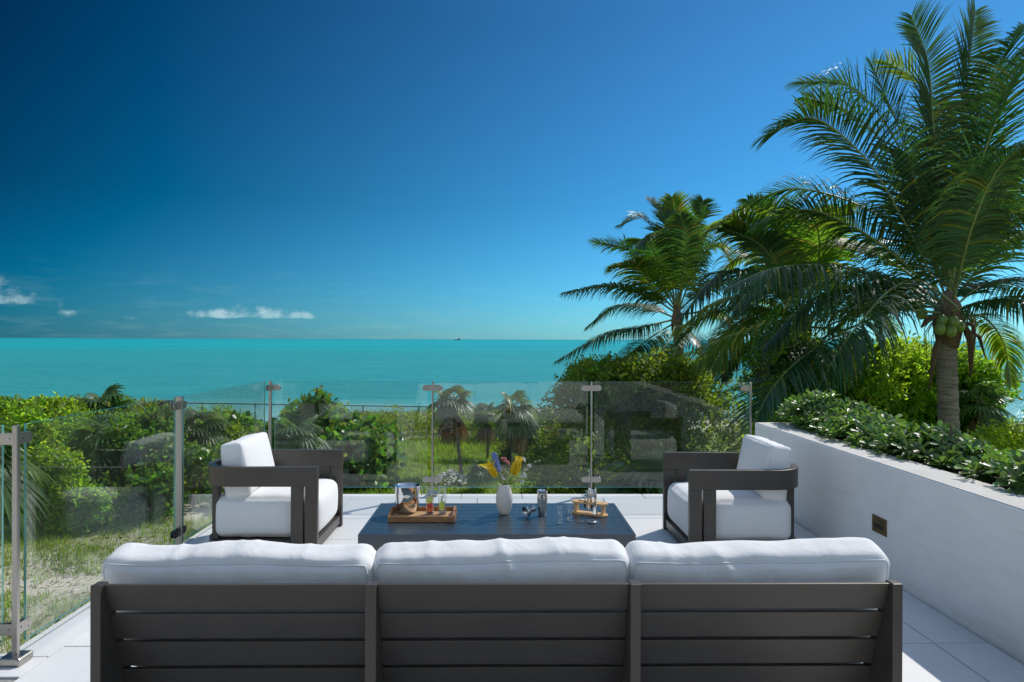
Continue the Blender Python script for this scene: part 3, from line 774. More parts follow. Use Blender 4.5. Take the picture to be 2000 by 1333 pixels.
# tray
a = tpt(757, 1021); b_ = tpt(887, 1021)
tw, td = (b_.x-a.x), .275
tray = empty('serving_tray', ((a.x+b_.x)/2, a.y+td/2, TZ), label='acacia wood serving tray holding the ice bucket and drinks', cat='tray')
MB().box((-tw/2+.006, -td/2+.006, .002), (tw/2-.006, td/2-.006, .012)).build('tray_floor', M['acacia_floor'], tray)
for sy in (-1, 1):
    b = MB(); y0, y1 = (sy*td/2, sy*(td/2-.013)); b.box((-tw/2, min(y0, y1), 0), (tw/2, max(y0, y1), .040)); b.build('side', M['acacia'], tray, bevel=.003)
for sx in (-1, 1):
    prof = [(-td/2+.0135, 0.0), (-td/2+.0135, .042), (-.075, .060), (-.055, .062), (.055, .062), (.075, .060), (td/2-.0135, .042), (td/2-.0135, 0.0)]
    b = MB(); x0, x1 = sorted((sx*tw/2, sx*(tw/2-.013)))
    # end board around a hand slot
    slot = [(-.045, .030), (.045, .030), (.045, .047), (-.045, .047)]
    for part in ([(-td/2+.0135, 0), (td/2-.0135, 0), (td/2-.0135, .030), (-td/2+.0135, .030)],
                 [(-td/2+.0135, .0302), (-.045, .0302), (-.045, .047), (-.075, .058), (-td/2+.0135, .042)],
                 [(.045, .0302), (td/2-.0135, .0302), (td/2-.0135, .042), (.075, .058), (.045, .047)],
                 [(-.075, .0582), (-.045, .0472), (.045, .0472), (.075, .0582), (.055, .064), (-.055, .064)]):
        n_ = len(part); vs = [(x0, y, z) for y, z in part]+[(x1, y, z) for y, z in part]
        b.add(vs, [tuple(range(n_)), tuple(range(2*n_-1, n_-1, -1))]+[(i, n_+i, n_+(i+1) % n_, (i+1) % n_) for i in range(n_)])
    b.build('handle', M['acacia'], tray)
TRZ = TZ+.012
# ice bucket
p = hit(793, 1006, Z=TRZ); p.y += .065
ib = empty('ice_bucket', (p.x, p.y, TRZ), label='polished steel ice bucket standing on the left of the wooden tray', cat='ice bucket')
prof = [(.045, 0), (.055, .004), (.066, .02), (.078, .05), (.084, .085), (.0855, .13), (.086, .188), (.0875, .190), (.0845, .190), (.083, .13), (.081, .085), (.074, .05), (.06, .022), (.001, .012)]
MB().lathe(prof, 48, cap1=False).build('bucket', M['chrome'], ib, smooth=True)
b = MB(); b.tube([(.086, 0, .165), (.100, .004, .168), (.106, .004, .150), (.103, .004, .128), (.098, .004, .118)], .0035, 8); b.tube([(-.086, 0, .165), (-.094, .0, .166), (-.097, 0, .15)], .0035, 8); b.build('ring_handle', M['chrome'], ib, smooth=True)
# highball glasses
def lime(mb, r, z0, n=3, mi=0):
    pass
def tumbler(name, loc, r, h, base, lab, cat='glass', grp=None, taper=1.0, n=32):
    e = empty(name, loc, 0, label=lab, cat=cat, group=grp)
    pr = [(.0005, 0), (r*taper*.97, 0), (r*taper, .002), (r, h-.001), (r-.0008, h), (r-.0017, h-.001), (r*taper-.0022, base+.002), (r*taper-.006, base), (.0005, base)]
    MB().lathe(pr, n, cap0=False, cap1=False).build('glass', M['thin_glass'], e, smooth=True)
    MB().lathe([(.0005, .0015), (r*taper*.90, .0015), (r*taper*.93, base*.5), (r*taper*.86, base-.0015), (.0005, base-.0015)], n, cap0=False, cap1=False).build('base', M['glass'], e, smooth=True)
    MB().tube([((r-.0009)*math.cos(2*PI*k/n), (r-.0009)*math.sin(2*PI*k/n), h) for k in range(n)], .0011, 6, closed=True).build('rim', M['glass'], e, smooth=True); return e
m_red = simple('crushed_strawberry', (.85, .06, .02), .25, var=.4, scale=90); m_red.node_tree.nodes['Principled BSDF'].inputs['Transmission Weight'].default_value = .25
m_lime = simple('lime_flesh', (.55, .62, .06), .3, var=.25, scale=120)
m_mint = leafmat('mint_leaf', (.14, .42, .03), (.3, .7, .08), .4, .4)
m_ice = glassmat('ice_and_soda', (.80, .84, .85), .08, .12)
m_orange = simple('orange_juice', (.85, .16, .02), .3, var=.3, scale=80)
def blob(mb, c, rx, ry, rz, seed, sub=2, amp=.25, mi=None):
    bm = bmesh.new(); bmesh.ops.create_icosphere(bm, subdivisions=sub, radius=1)
    vs = []
    for v in bm.verts:
        k = 1+amp*noise.noise(v.co*1.7+Vector((seed*3.1, 0, 0)))
        vs.append((c[0]+v.co.x*rx*k, c[1]+v.co.y*ry*k, c[2]+v.co.z*rz*k))
    bm.verts.index_update(); fs = [tuple(v.index for v in f.verts) for f in bm.faces]; bm.free(); mb.add(vs, fs, mi)
def ice_cubes(parent, r, z0, z1, n, seed):
    rr = random.Random(seed); b = MB()
    for k in range(n):
        s = rr.uniform(.007, .009); Mx = Matrix.Translation((rr.uniform(-r*.35, r*.35), rr.uniform(-r*.35, r*.35), z0+(z1-z0)*k/max(1, n-1))) @ Euler((rr.uniform(0, 3), rr.uniform(0, 3), rr.uniform(0, 3))).to_matrix().to_4x4()
        b.box((-s, -s, -s), (s, s, s), Mx)
    b.build('ice', m_ice, parent, bevel=.0015)
def highball(px, lab, red, nm):
    p = hit(px, 1007, Z=TRZ); 
    g = tumbler(nm, (p.x, p.y+.03, TRZ), .0290, .186, .022, lab, 'drink', 'two highball drinks on the tray')
    ri = .0252
    if red:
        b = MB(); rr = random.Random(3)
        for k in range(26):
            a = rr.uniform(0, 2*PI); q = rr.uniform(.2, 1)**.5*(ri-.009)
            blob(b, (q*math.cos(a), q*math.sin(a), rr.uniform(.030, .078)), .009, .009, .0075, k, 1)
        b.build('strawberry', m_red, g, smooth=True)
        MB().lathe([(.001, .0245), (ri, .0245), (ri, .045), (.001, .045)], 24, cap0=False, cap1=False).build('juice', m_orange, g)
        b = MB()
        for k in range(3):
            Mx = Matrix.Translation((0.002*(k-1), (-.003+.004*k), .094+.006*k)) @ Euler((R(70+12*k), R(10*k-8), R(20*k))).to_matrix().to_4x4()
            b.lathe([(.001, -.002), (.0215, -.002), (.0215, .002), (.001, .002)], 20, Mx)
        b.build('lime_slice', m_lime, g)
        ice_cubes(g, ri, .118, .142, 4, 5)
    else:
        rr = random.Random(8); Vv = []; Ff = []
        b = MB()
        for k in range(26):
            a = rr.uniform(0, 2*PI); q = rr.uniform(.1, .9)*(ri-.006); z = rr.uniform(.028, .098)
            L_ = rr.uniform(.012, .022); th = Euler((rr.uniform(-.6, .6), rr.uniform(-.9, .3), a)).to_matrix().to_4x4()
            Mx = Matrix.Translation((q*math.cos(a)*.75+.004, q*math.sin(a)*.75, z)) @ th
            b.add([(0, 0, -L_/2), (.0055, .001, 0), (0, 0, L_/2), (-.0055, .001, 0), (0, .0022, 0)], [(0, 1, 4), (1, 2, 4), (2, 3, 4), (3, 0, 4)], None, Mx)
        b.build('mint', m_mint, g)
        b = MB()
        for k in range(2):
            b.lathe([(.001, -.002), (.020, -.002), (.020, .002), (.001, .002)], 20, Matrix.Translation((-.003, -.004, .048+.02*k)) @ Euler((R(60), R(20*k), 0)).to_matrix().to_4x4())
        b.build('lime_slice', m_lime, g)
        ice_cubes(g, ri, .10, .125, 4, 9)
    return g
highball(838.5, 'highball glass of crushed red strawberry and lime on the tray', True, 'highball_glass')
highball(863, 'highball glass of ice, lime and green mint on the tray', False, 'highball_glass')
# cocktail shaker tin
p = tpt(1059.5, 1009); 
st = empty('cocktail_shaker', (p.x, p.y+.027, TZ), label='open steel cocktail shaker tin standing on the table', cat='shaker')
MB().lathe([(.001, 0), (.0255, 0), (.027, .003), (.031, .05), (.036, .112), (.0368, .125), (.0345, .150), (.0352, .174), (.0360, .1755), (.0345, .1755), (.0335, .15), (.0352, .125), (.030, .05), (.025, .006), (.001, .005)], 40, cap0=False, cap1=False).build('tin', M['chrome'], st, smooth=True)
# shaker lid lying on its side
p = tpt(1026, 1013)
lid = empty('shaker_lid', (p.x, p.y+.03, TZ+.0375), label='shaker strainer lid lying on its side beside the vase', cat='shaker lid')
prof = [(.0365, 0), (.0375, .002), (.0370, .016), (.033, .026), (.021, .040), (.0185, .044), (.0185, .050), (.0225, .052), (.0225, .078), (.019, .083), (.001, .084)]
Mx = Euler((R(0), R(78), R(33))).to_matrix().to_4x4()
b = MB(); b.lathe(prof, 36, Mx, cap0=False, cap1=False); b.lathe([(.001, .020), (.030, .012), (.0350, .002), (.0365, 0)], 36, Mx, cap0=False, cap1=False)
o = b.build('lid', M['darkchrome'], lid, smooth=True)
# shot glasses
m_ = [(1093.5, 1024, 'clear tall shot glass standing nearer the sofa'), (1113, 1019, 'clear tall shot glass standing next to the bamboo caddy')]
for px, py, lab in m_:
    p = tpt(px, py); tumbler('shot_glass', (p.x, p.y+.017, TZ), .0195, .112, .020, lab, 'shot glass', 'two tall shot glasses', taper=.86, n=24)
# strainer
p0 = tpt(1150, 1021)
stn = empty('cocktail_strainer', (p0.x, p0.y, TZ), R(-8), label='wire coil cocktail strainer lying flat on the table', cat='strainer')
b = MB(); pts = [(-.062, 0, .008), (-.03, 0, .008), (-.008, -.002, .008)]; b.box((-.075, -.009, .006), (-.020, .009, .0085)); b.build('handle', M['chrome'], stn, bevel=.001)
MB().lathe([(.001, .0065), (.030, .0065), (.033, .0075), (.033, .009), (.001, .009)], 28, Matrix.Translation((.022, 0, 0))).build('disc', M['darkchrome'], stn, smooth=True)
b = MB(); pts = []
for k in range(260):
    a = 2*PI*k/260*.86-PI*.86; aa = k*.62
    rr_ = .034+.0045*math.cos(aa); pts.append((.022+rr_*math.cos(a), rr_*math.sin(a), .0065+.0045*math.sin(aa)+.002))
b.tube(pts, .0009, 4); b.build('coil', M['chrome'], stn, smooth=True)
# bamboo caddy
pl, pr_ = tpt(1119, 1004), tpt(1186, 1012)
ang = math.atan2(pr_.y-pl.y, pr_.x-pl.x); CL = .262
cd = empty('bar_tool_caddy', ((pl.x+pr_.x)/2+.004, (pl.y+pr_.y)/2+.038, TZ), ang, label='bamboo stand holding steel bar tools at the right end of the table', cat='caddy')
def stadium(L, W, n=10):
    pts = []
    for k in range(n+1): a = -PI/2+PI*k/n; pts.append((L/2-W/2+W/2*math.cos(a), W/2*math.sin(a)))
    for k in range(n+1): a = PI/2+PI*k/n; pts.append((-L/2+W/2+W/2*math.cos(a), W/2*math.sin(a)))
    return pts
MB().prism(stadium(CL, .078), 0, .012).build('bottom_board', M['bamboo'], cd, bevel=.002)
# top board with a large round hole: ring of quads between stadium and circle
b = MB(); O = stadium(CL, .078, 16); n_ = len(O); hc = (-.055, .0); hr = .030
I = []
for (x, y) in O:
    a = math.atan2(y-hc[1], x-hc[0]); I.append((hc[0]+hr*math.cos(a), hc[1]+hr*math.sin(a)))
z0, z1 = .078, .089
vs = [(x, y, z0) for x, y in O]+[(x, y, z0) for x, y in I]+[(x, y, z1) for x, y in O]+[(x, y, z1) for x, y in I]
fs = []
for k in range(n_):
    j = (k+1) % n_; fs += [(k, j, n_+j, n_+k), (2*n_+k, 3*n_+k, 3*n_+j, 2*n_+j), (k, 2*n_+k, 2*n_+j, j), (n_+k, n_+j, 3*n_+j, 3*n_+k)]
b.add(vs, fs); b.build('top_board', M['bamboo'], cd)
for s_ in (-1, 1): MB().box((s_*.098-.006, -.034, .012), (s_*.098+.006, .034, .078)).build('side_board', M['bamboo'], cd)
def tool(name, pts, rad, lab, mat='chrome', n=10, cat='bar tool', extra=None):
    e = empty(name, cd.matrix_world @ Vector((0, 0, 0)) if False else (0, 0, 0), label=lab, cat=cat)
    return e
bpy.context.view_layer.update()
CM = cd.matrix_world.copy()
def bartool(name, lx, ly, z, lab, builder):
    w_ = CM @ Vector((lx, ly, 0)); e = empty(name, (w_.x, w_.y, TZ+z), ang, label=lab, cat='bar tool', group='steel bar tools standing in the bamboo caddy')
    builder(e)
def b_muddler(e):
    MB().lathe([(.0085, -.055), (.0085, .09), (.0075, .10), (.0045, .106), (.001, .108)], 16, cap0=True, cap1=False).build('rod', M['chrome'], e, smooth=True)
    MB().lathe([(.011, -.070), (.012, -.055), (.009, -.045)], 16).build('head', M['blackcap'], e, smooth=True)
bartool('muddler', .045, -.012, .085, 'thick upright steel muddler, tallest tool in the bamboo caddy', b_muddler)
def b_jigger(e):
    MB().lathe([(.019, -.055), (.012, -.02), (.007, .0), (.0125, .022), (.0135, .024), (.012, .022), (.006, .001), (.001, .0)], 24, cap0=False, cap1=False).build('cup', M['chrome'], e, smooth=True)
bartool('jigger', .048, -.030, .072, 'small cone shaped steel jigger at the front of the bamboo caddy', b_jigger)
def b_tongs(e):
    b = MB(); b.tube([(-.012, 0, -.05), (-.010, 0, .02), (-.006, 0, .07), (0, 0, .085), (.006, 0, .07), (.010, 0, .02), (.012, 0, -.05)], .0035, 6, squash=1.8); b.build('arms', M['chrome'], e, smooth=True)
bartool('ice_tongs', -.002, -.004, .098, 'bent steel ice tongs in the middle of the bamboo caddy', b_tongs)
def b_spoon(e):
    MB().tube([(0, 0, -.06), (0, 0, .06), (.001, 0, .16), (.003, 0, .235)], [.0028, .0026, .0026, .0030], 8).build('stem', M['chrome'], e, smooth=True)
bartool('bar_spoon', -.012, .012, .088, 'long thin steel bar spoon rising above the caddy', b_spoon)
def b_pourer(e):
    MB().lathe([(.004, -.045), (.009, -.018), (.010, .0), (.004, .004)], 14).build('stopper', M['blackcap'], e, smooth=True)
    MB().tube([(0, 0, .003), (0, 0, .03), (.004, 0, .05)], [.0045, .0035, .003], 8).build('spout', M['chrome'], e, smooth=True)
bartool('pourer', -.030, -.016, .088, 'black stoppered pourer left of the spoon in the caddy', b_pourer)
bartool('pourer', .020, -.018, .088, 'black stoppered pourer next to the muddler in the caddy', b_pourer)
def b_pick(e):
    b = MB()
    for dx in (-.004, .003, .006): b.tube([(dx, 0, -.02), (dx*1.6, .002*dx/.004, .028)], .0010, 6)
    b.build('pins', M['chrome'], e, smooth=True)
    b = MB()
    for dx in (-.004, .006): blob(b, (dx*1.6, 0, .03), .003, .003, .003, 1, 1)
    b.build('beads', M['chrome'], e, smooth=True)
bartool('cocktail_picks', .088, .012, .089, 'thin steel cocktail picks at the right end of the caddy', b_pick)
def b_opener(e):
    b = MB(); b.tube([(0, 0, -.05), (0, 0, .02), (0, 0, .055)], .004, 8); b.lathe([(.015, .058), (.016, .066), (.016, .078), (.010, .082)], 18); b.build('body', M['chrome'], e, smooth=True)
bartool('bottle_opener', .000, .024, .089, 'broad headed steel opener behind the tongs in the caddy', b_opener)

# ---- vase and flowers
p = tpt(985, 1006)
vs_ = Vector((p.x, p.y+.030, TZ))
vase = empty('vase', vs_, label='matt white ceramic vase with flowers in the middle of the table', cat='vase')
MB().lathe([(.001, 0), (.030, 0), (.036, .004), (.047, .035), (.0575, .08), (.0600, .105), (.0565, .135), (.046, .175), (.0345, .203), (.033, .2055), (.0305, .203), (.040, .17), (.050, .13), (.001, .10)], 48, cap0=False, cap1=False).build('body', M['ceramic'], vase, smooth=True)
VT = vs_+Vector((0, 0, .20)); vD = vs_.y
m_stem = simple('flower_stem', (.10, .17, .03), .5, var=.2)
m_yel = leafmat('yellow_petal', (.86, .58, .03), (.95, .68, .04), .5, .35, var=(.9, 1.1))
m_blue = leafmat('blue_petal', (.14, .22, .48), (.2, .3, .62), .5, .3, var=(.6, 1.5))
m_pink = leafmat('pink_petal', (.72, .30, .32), (.8, .35, .35), .55, .3, var=(.85, 1.1))
m_white = leafmat('white_petal', (.78, .78, .76), (.8, .8, .78), .55, .35, var=(.85, 1.05))
m_cream = leafmat('cream_petal', (.62, .56, .36), (.7, .65, .4), .6, .3, var=(.8, 1.2))
m_sprig = leafmat('vase_greenery', (.14, .22, .04), (.3, .42, .08), .5, .35)
m_anther = simple('brown_anther', (.10, .03, .01), .8, var=.2)
def fpos(px, py, dy=0): return hit(px, py, Y=vD+dy)
def flower(name, head, lab, cat='flower', grp=None, r=.0022, bend=.3):
    e = empty(name, head, label=lab, cat=cat, group=grp)
    a = VT+Vector((random.uniform(-.012, .012), random.uniform(-.010, .010), -.08)) - head
    n0 = VT+Vector(((head.x-VT.x)*.16, (head.y-VT.y)*.1, .002)) - head
    mid = n0*.45+Vector((0, 0, -.01))
    pts = []
    for k in range(9):
        t_ = k/8; q = n0*(1-t_)**2+mid*2*t_*(1-t_)
        pts.append(q)
    MB().tube([a]+pts, r, 6).build('stem', m_stem, e, smooth=True)
    return e
def petal_mesh(L, W, curl, cup, tipw=.12, n=8, name='petal', mat=None, back=0.0):
    """strip petal growing along +z, curling outward to +x"""
    vs = []; fs = []
    for i in range(n+1):
        t_ = i/n; wv_ = W*math.sin(PI*min(.98, t_**.8*.93+.05))**.8+ (W*.12 if i < n else 0)
        if i == n: wv_ = W*.04
        x = curl*t_**2.2*L + .06*L*t_; z = L*t_-(abs(curl)*L*.35)*t_**3 - back*L*t_**5
        for j, sx in enumerate((-1, -.5, 0, .5, 1)):
            vs.append((x-cup*W*(sx*sx)*(-1), sx*wv_/2, z))
    for i in range(n):
        for j in range(4): fs.append((i*5+j, i*5+j+1, (i+1)*5+j+1, (i+1)*5+j))
    b = MB(); b.add(vs, fs); return b.mesh(name, mat, True)
def aim(dirv): return Vector(dirv).to_track_quat('Z', 'Y').to_matrix().to_4x4()
# open lily
h1 = fpos(969, 931); l1 = flower('yellow_lily', h1, 'open yellow lily with curled petals on the left of the bouquet', grp='yellow lilies in the vase', r=.003)
A1 = aim((-.50, -.25, .86))
pm_o = petal_mesh(.140, .052, .40, -.25, mat=m_yel, back=.1); pm_c = petal_mesh(.135, .046, .16, -.30, mat=m_yel); pm_l = petal_mesh(.165, .030, .75, -.2, mat=m_yel, back=.1)
for k in range(6):
    o = link('petal', pm_l if k == 3 else (pm_o if k % 2 else pm_c), l1); o.matrix_local = A1 @ Matrix.Rotation(PI/3*k+.3, 4, 'Z')
b = MB()
for k in range(5): b.tube([(0, 0, .01), tuple(Vector((math.cos(k*1.256)*.010, math.sin(k*1.256)*.010, .07)))], .0007, 5, A1)
b.build('filament', m_stem, l1)
b = MB()
for k in range(5): blob(b, tuple(A1 @ Vector((math.cos(k*1.256)*.011, math.sin(k*1.256)*.011, .072))), .0028, .0028, .0045, k, 1)
b.build('anther', m_anther, l1)
h2 = fpos(1002, 927, -.01); l2 = flower('yellow_lily', h2, 'half closed yellow lily bud on the right of the bouquet', grp='yellow lilies in the vase', r=.003)
A2 = aim((.36, -.1, .93)); pm_b = petal_mesh(.138, .056, .09, -.42, mat=m_yel)
for k in range(6):
    o = link('petal', pm_b, l2); o.matrix_local = A2 @ Matrix.Translation((0, 0, 0)) @ Matrix.Rotation(PI/3*k, 4, 'Z') @ Matrix.Rotation(R(3 if k % 2 else 8), 4, 'Y')
# blue hyacinth spike
base = fpos(972, 922, .01); tip = fpos(965, 886, .01)
hy_ = flower('blue_hyacinth', base, 'blue hyacinth spike between the lily and the pink flowers', r=.0035)
flor = MB(); rr = random.Random(4); axis_ = (tip-base)
for k in range(130):
    t_ = k/130; a = k*2.4; rad_ = .029*(1-.5*t_**2); c0_ = axis_*t_
    d_ = Vector((math.cos(a), math.sin(a), .25)).normalized(); c_ = c0_+d_*rad_*rr.uniform(.7, 1.05); Mx = Matrix.Translation(c_) @ aim(d_)
    s = .0105
    for q in range(5):
        aa = 2*PI*q/5+rr.uniform(-.2, .2)
        flor.add([(0, 0, 0), (s*.6*math.cos(aa-.35), s*.6*math.sin(aa-.35), .002), (s*math.cos(aa), s*math.sin(aa), -.001), (s*.6*math.cos(aa+.35), s*.6*math.sin(aa+.35), .002)], [(0, 1, 2, 3)], None, Mx)
tag(flor.build('floret', m_blue, hy_), kind='stuff'); 
MB().tube([Vector((0, 0, 0)), axis_*.95], .004, 6).build('spike', m_stem, hy_)
def ruffle(name, px, py, dy, rad, mat, lab, cat='flower', grp=None, n=16, seed=0):
    hd = fpos(px, py, dy); rad *= 1.6; e = flower(name, hd, lab, cat, grp, r=.0016)
    rr = random.Random(seed); b = MB()
    for k in range(n):
        d = Vector((rr.uniform(-1, 1), rr.uniform(-1, 1), rr.uniform(-.4, 1))).normalized(); Mx = Matrix.Translation(d*rad*.35) @ aim(d) @ Matrix.Rotation(rr.uniform(0, 6), 4, 'Z')
        s = rad*.95
        b.add([(0, 0, 0), (s*.5, -s*.35, s*.25), (s*.85, -s*.1, s*.18), (s*.9, s*.25, s*.35), (s*.45, s*.45, s*.2), (-s*.2, s*.1, s*.45)], [(0, 1, 2), (0, 2, 3), (0, 3, 4), (0, 4, 5), (0, 5, 1)], None, Mx)
    b.build('petals', mat, e); return e
ruffle('pink_flower', 984, 898, 0, .013, m_pink, 'upper pink ruffled flower beside the blue hyacinth', grp='pink flowers', seed=1)
ruffle('pink_flower', 992, 905, .005, .011, m_pink, 'lower pink ruffled flower beside the blue hyacinth', grp='pink flowers', seed=2)
for k, (px, py, rd, lab) in enumerate(((983, 935, .010, 'white bud low in the middle of the bouquet just over the vase rim'), (1022, 930, .016, 'large white orchid flower at the right of the bouquet'), (1019, 941, .012, 'lower white orchid flower at the right of the bouquet'),
        (1008, 940, .011, 'cream blossom low at the right under the closed lily'), (1023, 898, .012, 'white blossom peeking behind the closed lily tip'), (1033, 911, .010, 'white blossom on the thin right hand sprig'), (1027, 918, .010, 'small white blossom right of the closed lily'))):
    ruffle('white_flower', px, py, -.01+.008*(k % 3), rd, m_cream if k == 3 else m_white, lab, grp='white flowers', n=11, seed=10+k)
def spray(name, pts, mat, lab, seed, sz=.006, n=26, spread=.016):
    e = flower(name, fpos(*pts[0]), lab, cat='flower', r=.0016); rr = random.Random(seed); b = MB(); b2 = MB()
    o = fpos(*pts[0])
    for q in pts[1:]: b2.tube([(0, 0, 0), tuple((fpos(*q)-o)*.5+Vector((0, 0, .004))), tuple(fpos(*q)-o)], .0009, 5)
    b2.build('twig', m_stem, e)
    for k in range(n):
        q = fpos(*pts[rr.randrange(len(pts))])-o+Vector((rr.uniform(-spread, spread), rr.uniform(-spread, spread), rr.uniform(-spread, spread)))
        d = Vector((rr.uniform(-1, 1), rr.uniform(-1, 1), rr.uniform(-.2, 1))).normalized(); Mx = Matrix.Translation(q) @ aim(d)
        for w_ in range(4):
            aa = w_*PI/2+rr.random(); b.add([(0, 0, 0), (sz*.6*math.cos(aa-.5), sz*.6*math.sin(aa-.5), .001), (sz*math.cos(aa), sz*math.sin(aa), .002), (sz*.6*math.cos(aa+.5), sz*.6*math.sin(aa+.5), .001)], [(0, 1, 2, 3)], None, Mx)
    b.build('blossom', mat, e)
spray('cream_spray', [(987, 924), (978, 927), (993, 922), (984, 917), (996, 928)], m_cream, 'cream filler flowers in the heart of the bouquet', 5, n=55)
spray('green_sprig', [(1003, 893), (1001, 889), (1008, 887), (999, 903)], m_sprig, 'pale green leafy sprig above the closed lily', 6, sz=.012, n=9, spread=.008)
spray('thin_white_sprig', [(1036, 908), (1046, 903), (1053, 899), (1041, 906), (1030, 914)], m_white, 'thin sprig of tiny white flowers pointing right', 7, n=16, spread=.005, sz=.006)
spray('right_green_sprig', [(1026, 905), (1031, 893), (1029, 935), (1024, 950)], m_sprig, 'fine green sprig trailing right below the white orchids', 9, n=20, spread=.007, sz=.008)
b = MB()
for k, (px, py, dy) in enumerate(((988, 938, 0), (985, 941, .005))):
    q = fpos(px, py, dy)-vs_; b.add([(-.004, dy, .185), (.006, dy, .185), (q.x+.007, q.y, q.z-.015), (q.x, q.y, q.z+.012), (q.x-.006, q.y, q.z-.015)], [(0, 1, 2, 3, 4)])
lf = b.build('bouquet_leaf', m_sprig, None, loc=vs_); tag(lf, 'broad green leaf standing in the mouth of the white vase', 'leaf')

# small white petals fallen on the table, terrace edge
for k, (px, py, z, lab) in enumerate(((710, 1061, TZ, 'tiny white petal fallen on the front left corner of the table'), (1053, 1053, .30, 'tiny white petal on the table front edge near the middle'))):
    pass

exec_vegetation = True
# ================================================================== VEGETATION
def unit(v): return v/np.maximum(1e-9, np.linalg.norm(v, axis=1, keepdims=True))
LEAF_O = np.array([(0, 0, 0), (.30, .42, .10), (.72, .40, .06), (1.0, 0, -.10), (.72, -.40, .06), (.30, -.42, .10)])
def leaves(P, D, N, L, W, cup=1.0):
    """P base, D direction, N face normal, L length, W width arrays -> verts, quads (2 per leaf)"""
    D = unit(D); S = unit(np.cross(D, N)); N = np.cross(S, D)
    n = len(P); V = np.zeros((n, 6, 3))
    for i, (a, b, c) in enumerate(LEAF_O):
        V[:, i] = P + D*(a*L)[:, None] + S*(b*W)[:, None] + N*(c*cup*L)[:, None]
    base = (np.arange(n)*6)[:, None]
    F = np.concatenate([base+np.array([[0, 1, 2, 3]]), base+np.array([[0, 3, 4, 5]])], axis=1).reshape(-1, 4)
    return V.reshape(-1, 3), F
def round_leaves(P, D, N, L, W):
    D = unit(D); S = unit(np.cross(D, N)); N = np.cross(S, D); n = len(P)
    V = np.zeros((n, 8, 3)); a = np.linspace(0, 2*PI, 8, endpoint=False)
    for i in range(8):
        V[:, i] = P + D*((.5-.5*math.cos(a[i]))*L)[:, None] + S*(.5*math.sin(a[i])*W)[:, None] + N*(.10*abs(math.sin(a[i]))*L)[:, None]
    base = (np.arange(n)*8)[:, None]
    F = np.concatenate([base+np.array([[0, 1, 2, 3]]), base+np.array([[0, 3, 4, 5]]), base+np.array([[0, 5, 6, 7]])], axis=1).reshape(-1, 4)
    return V.reshape(-1, 3), F
def crown(blobs, n, size, aspect=.5, per=6, inner=.25, up=.5, seed=0, rnd=False, vary=.35, twig=1.6, flat=.5):
    """blobs: (centre, radii). Twigs sit through the outer shell of each lump; leaves fan round every twig"""
    g = np.random.default_rng(seed)
    C = np.array([b[0] for b in blobs]); Rr = np.array([b[1] for b in blobs])
    area = (Rr[:, 0]*Rr[:, 1]+Rr[:, 1]*Rr[:, 2]+Rr[:, 0]*Rr[:, 2])**1.0; area /= area.sum()
    nt = max(1, n//per); k = g.choice(len(blobs), nt, p=area)
    d = unit(g.normal(size=(nt, 3))); d[:, 2] = np.where(d[:, 2] < -.35, -d[:, 2], d[:, 2])
    rad = np.where(g.random(nt) < inner, g.uniform(.45, .85, nt), g.uniform(.82, 1.10, nt))
    lum = 1+.16*np.sin(d[:, 0]*7+k)*np.cos(d[:, 1]*6+d[:, 2]*5+k*1.7)
    T = C[k]+d*Rr[k]*(rad*lum)[:, None]
    out = unit(d/Rr[k]); tw = unit(out+g.normal(size=(nt, 3))*.35+np.array([0, 0, up*.6]))
    P = np.repeat(T, per, 0); TW = np.repeat(tw, per, 0); OUT = np.repeat(out, per, 0); m = len(P)
    off = g.normal(size=(m, 3))*size*.35; al = g.uniform(-.8, .8, m)*size*twig
    P = P+TW*al[:, None]+off
    D = unit(TW*.55+g.normal(size=(m, 3))*.75); N = unit(np.array([0, 0, 1.0])*flat+OUT*.45+g.normal(size=(m, 3))*.45)
    L = size*g.uniform(1-vary, 1+vary, m); 
    if rnd: return round_leaves(P, D, N, L, L*.95)
    return leaves(P, D, N, L, L*aspect)
def lumps(c, r, n, seed, lump=.42, squash=.8, up=True):
    """a crown made of n overlapping lumps inside an ellipsoid"""
    g = random.Random(seed); out = [(tuple(c), (r[0]*.62, r[1]*.62, r[2]*.62))]
    for k in range(n):
        while True:
            d = Vector((g.uniform(-1, 1), g.uniform(-1, 1), g.uniform(-.6 if up else -1, 1)))
            if .35 < d.length < 1: break
        s = lump*g.uniform(.6, 1.25)
        q = (c[0]+d.x*r[0]*(1-s*.5), c[1]+d.y*r[1]*(1-s*.5), c[2]+d.z*r[2]*(1-s*.5))
        mr = (r[0]+r[1]+r[2])/3
        out.append((q, (mr*s*1.1, mr*s*1.1, mr*s*squash)))
    return out
def branches(e, base, top, blobs, n, rad, seed, name='trunk', mat=None):
    g = random.Random(seed); b = MB(); base = Vector(base); top = Vector(top)
    b.tube([base, base.lerp(top, .5)+Vector((g.uniform(-.1, .1), g.uniform(-.1, .1), 0)), top], [rad, rad*.8, rad*.55], 8)
    for k in range(n):
        q = Vector(blobs[g.randrange(len(blobs))][0]); t0 = g.uniform(.35, .95); a = base.lerp(top, t0)
        mid = a.lerp(q, .5)+Vector((g.uniform(-.1, .1), g.uniform(-.1, .1), g.uniform(.0, .15)))
        b.tube([a, mid, q], [rad*.45, rad*.3, rad*.1], 5)
    o = b.build(name, mat or M['stem'], e, smooth=True); return o
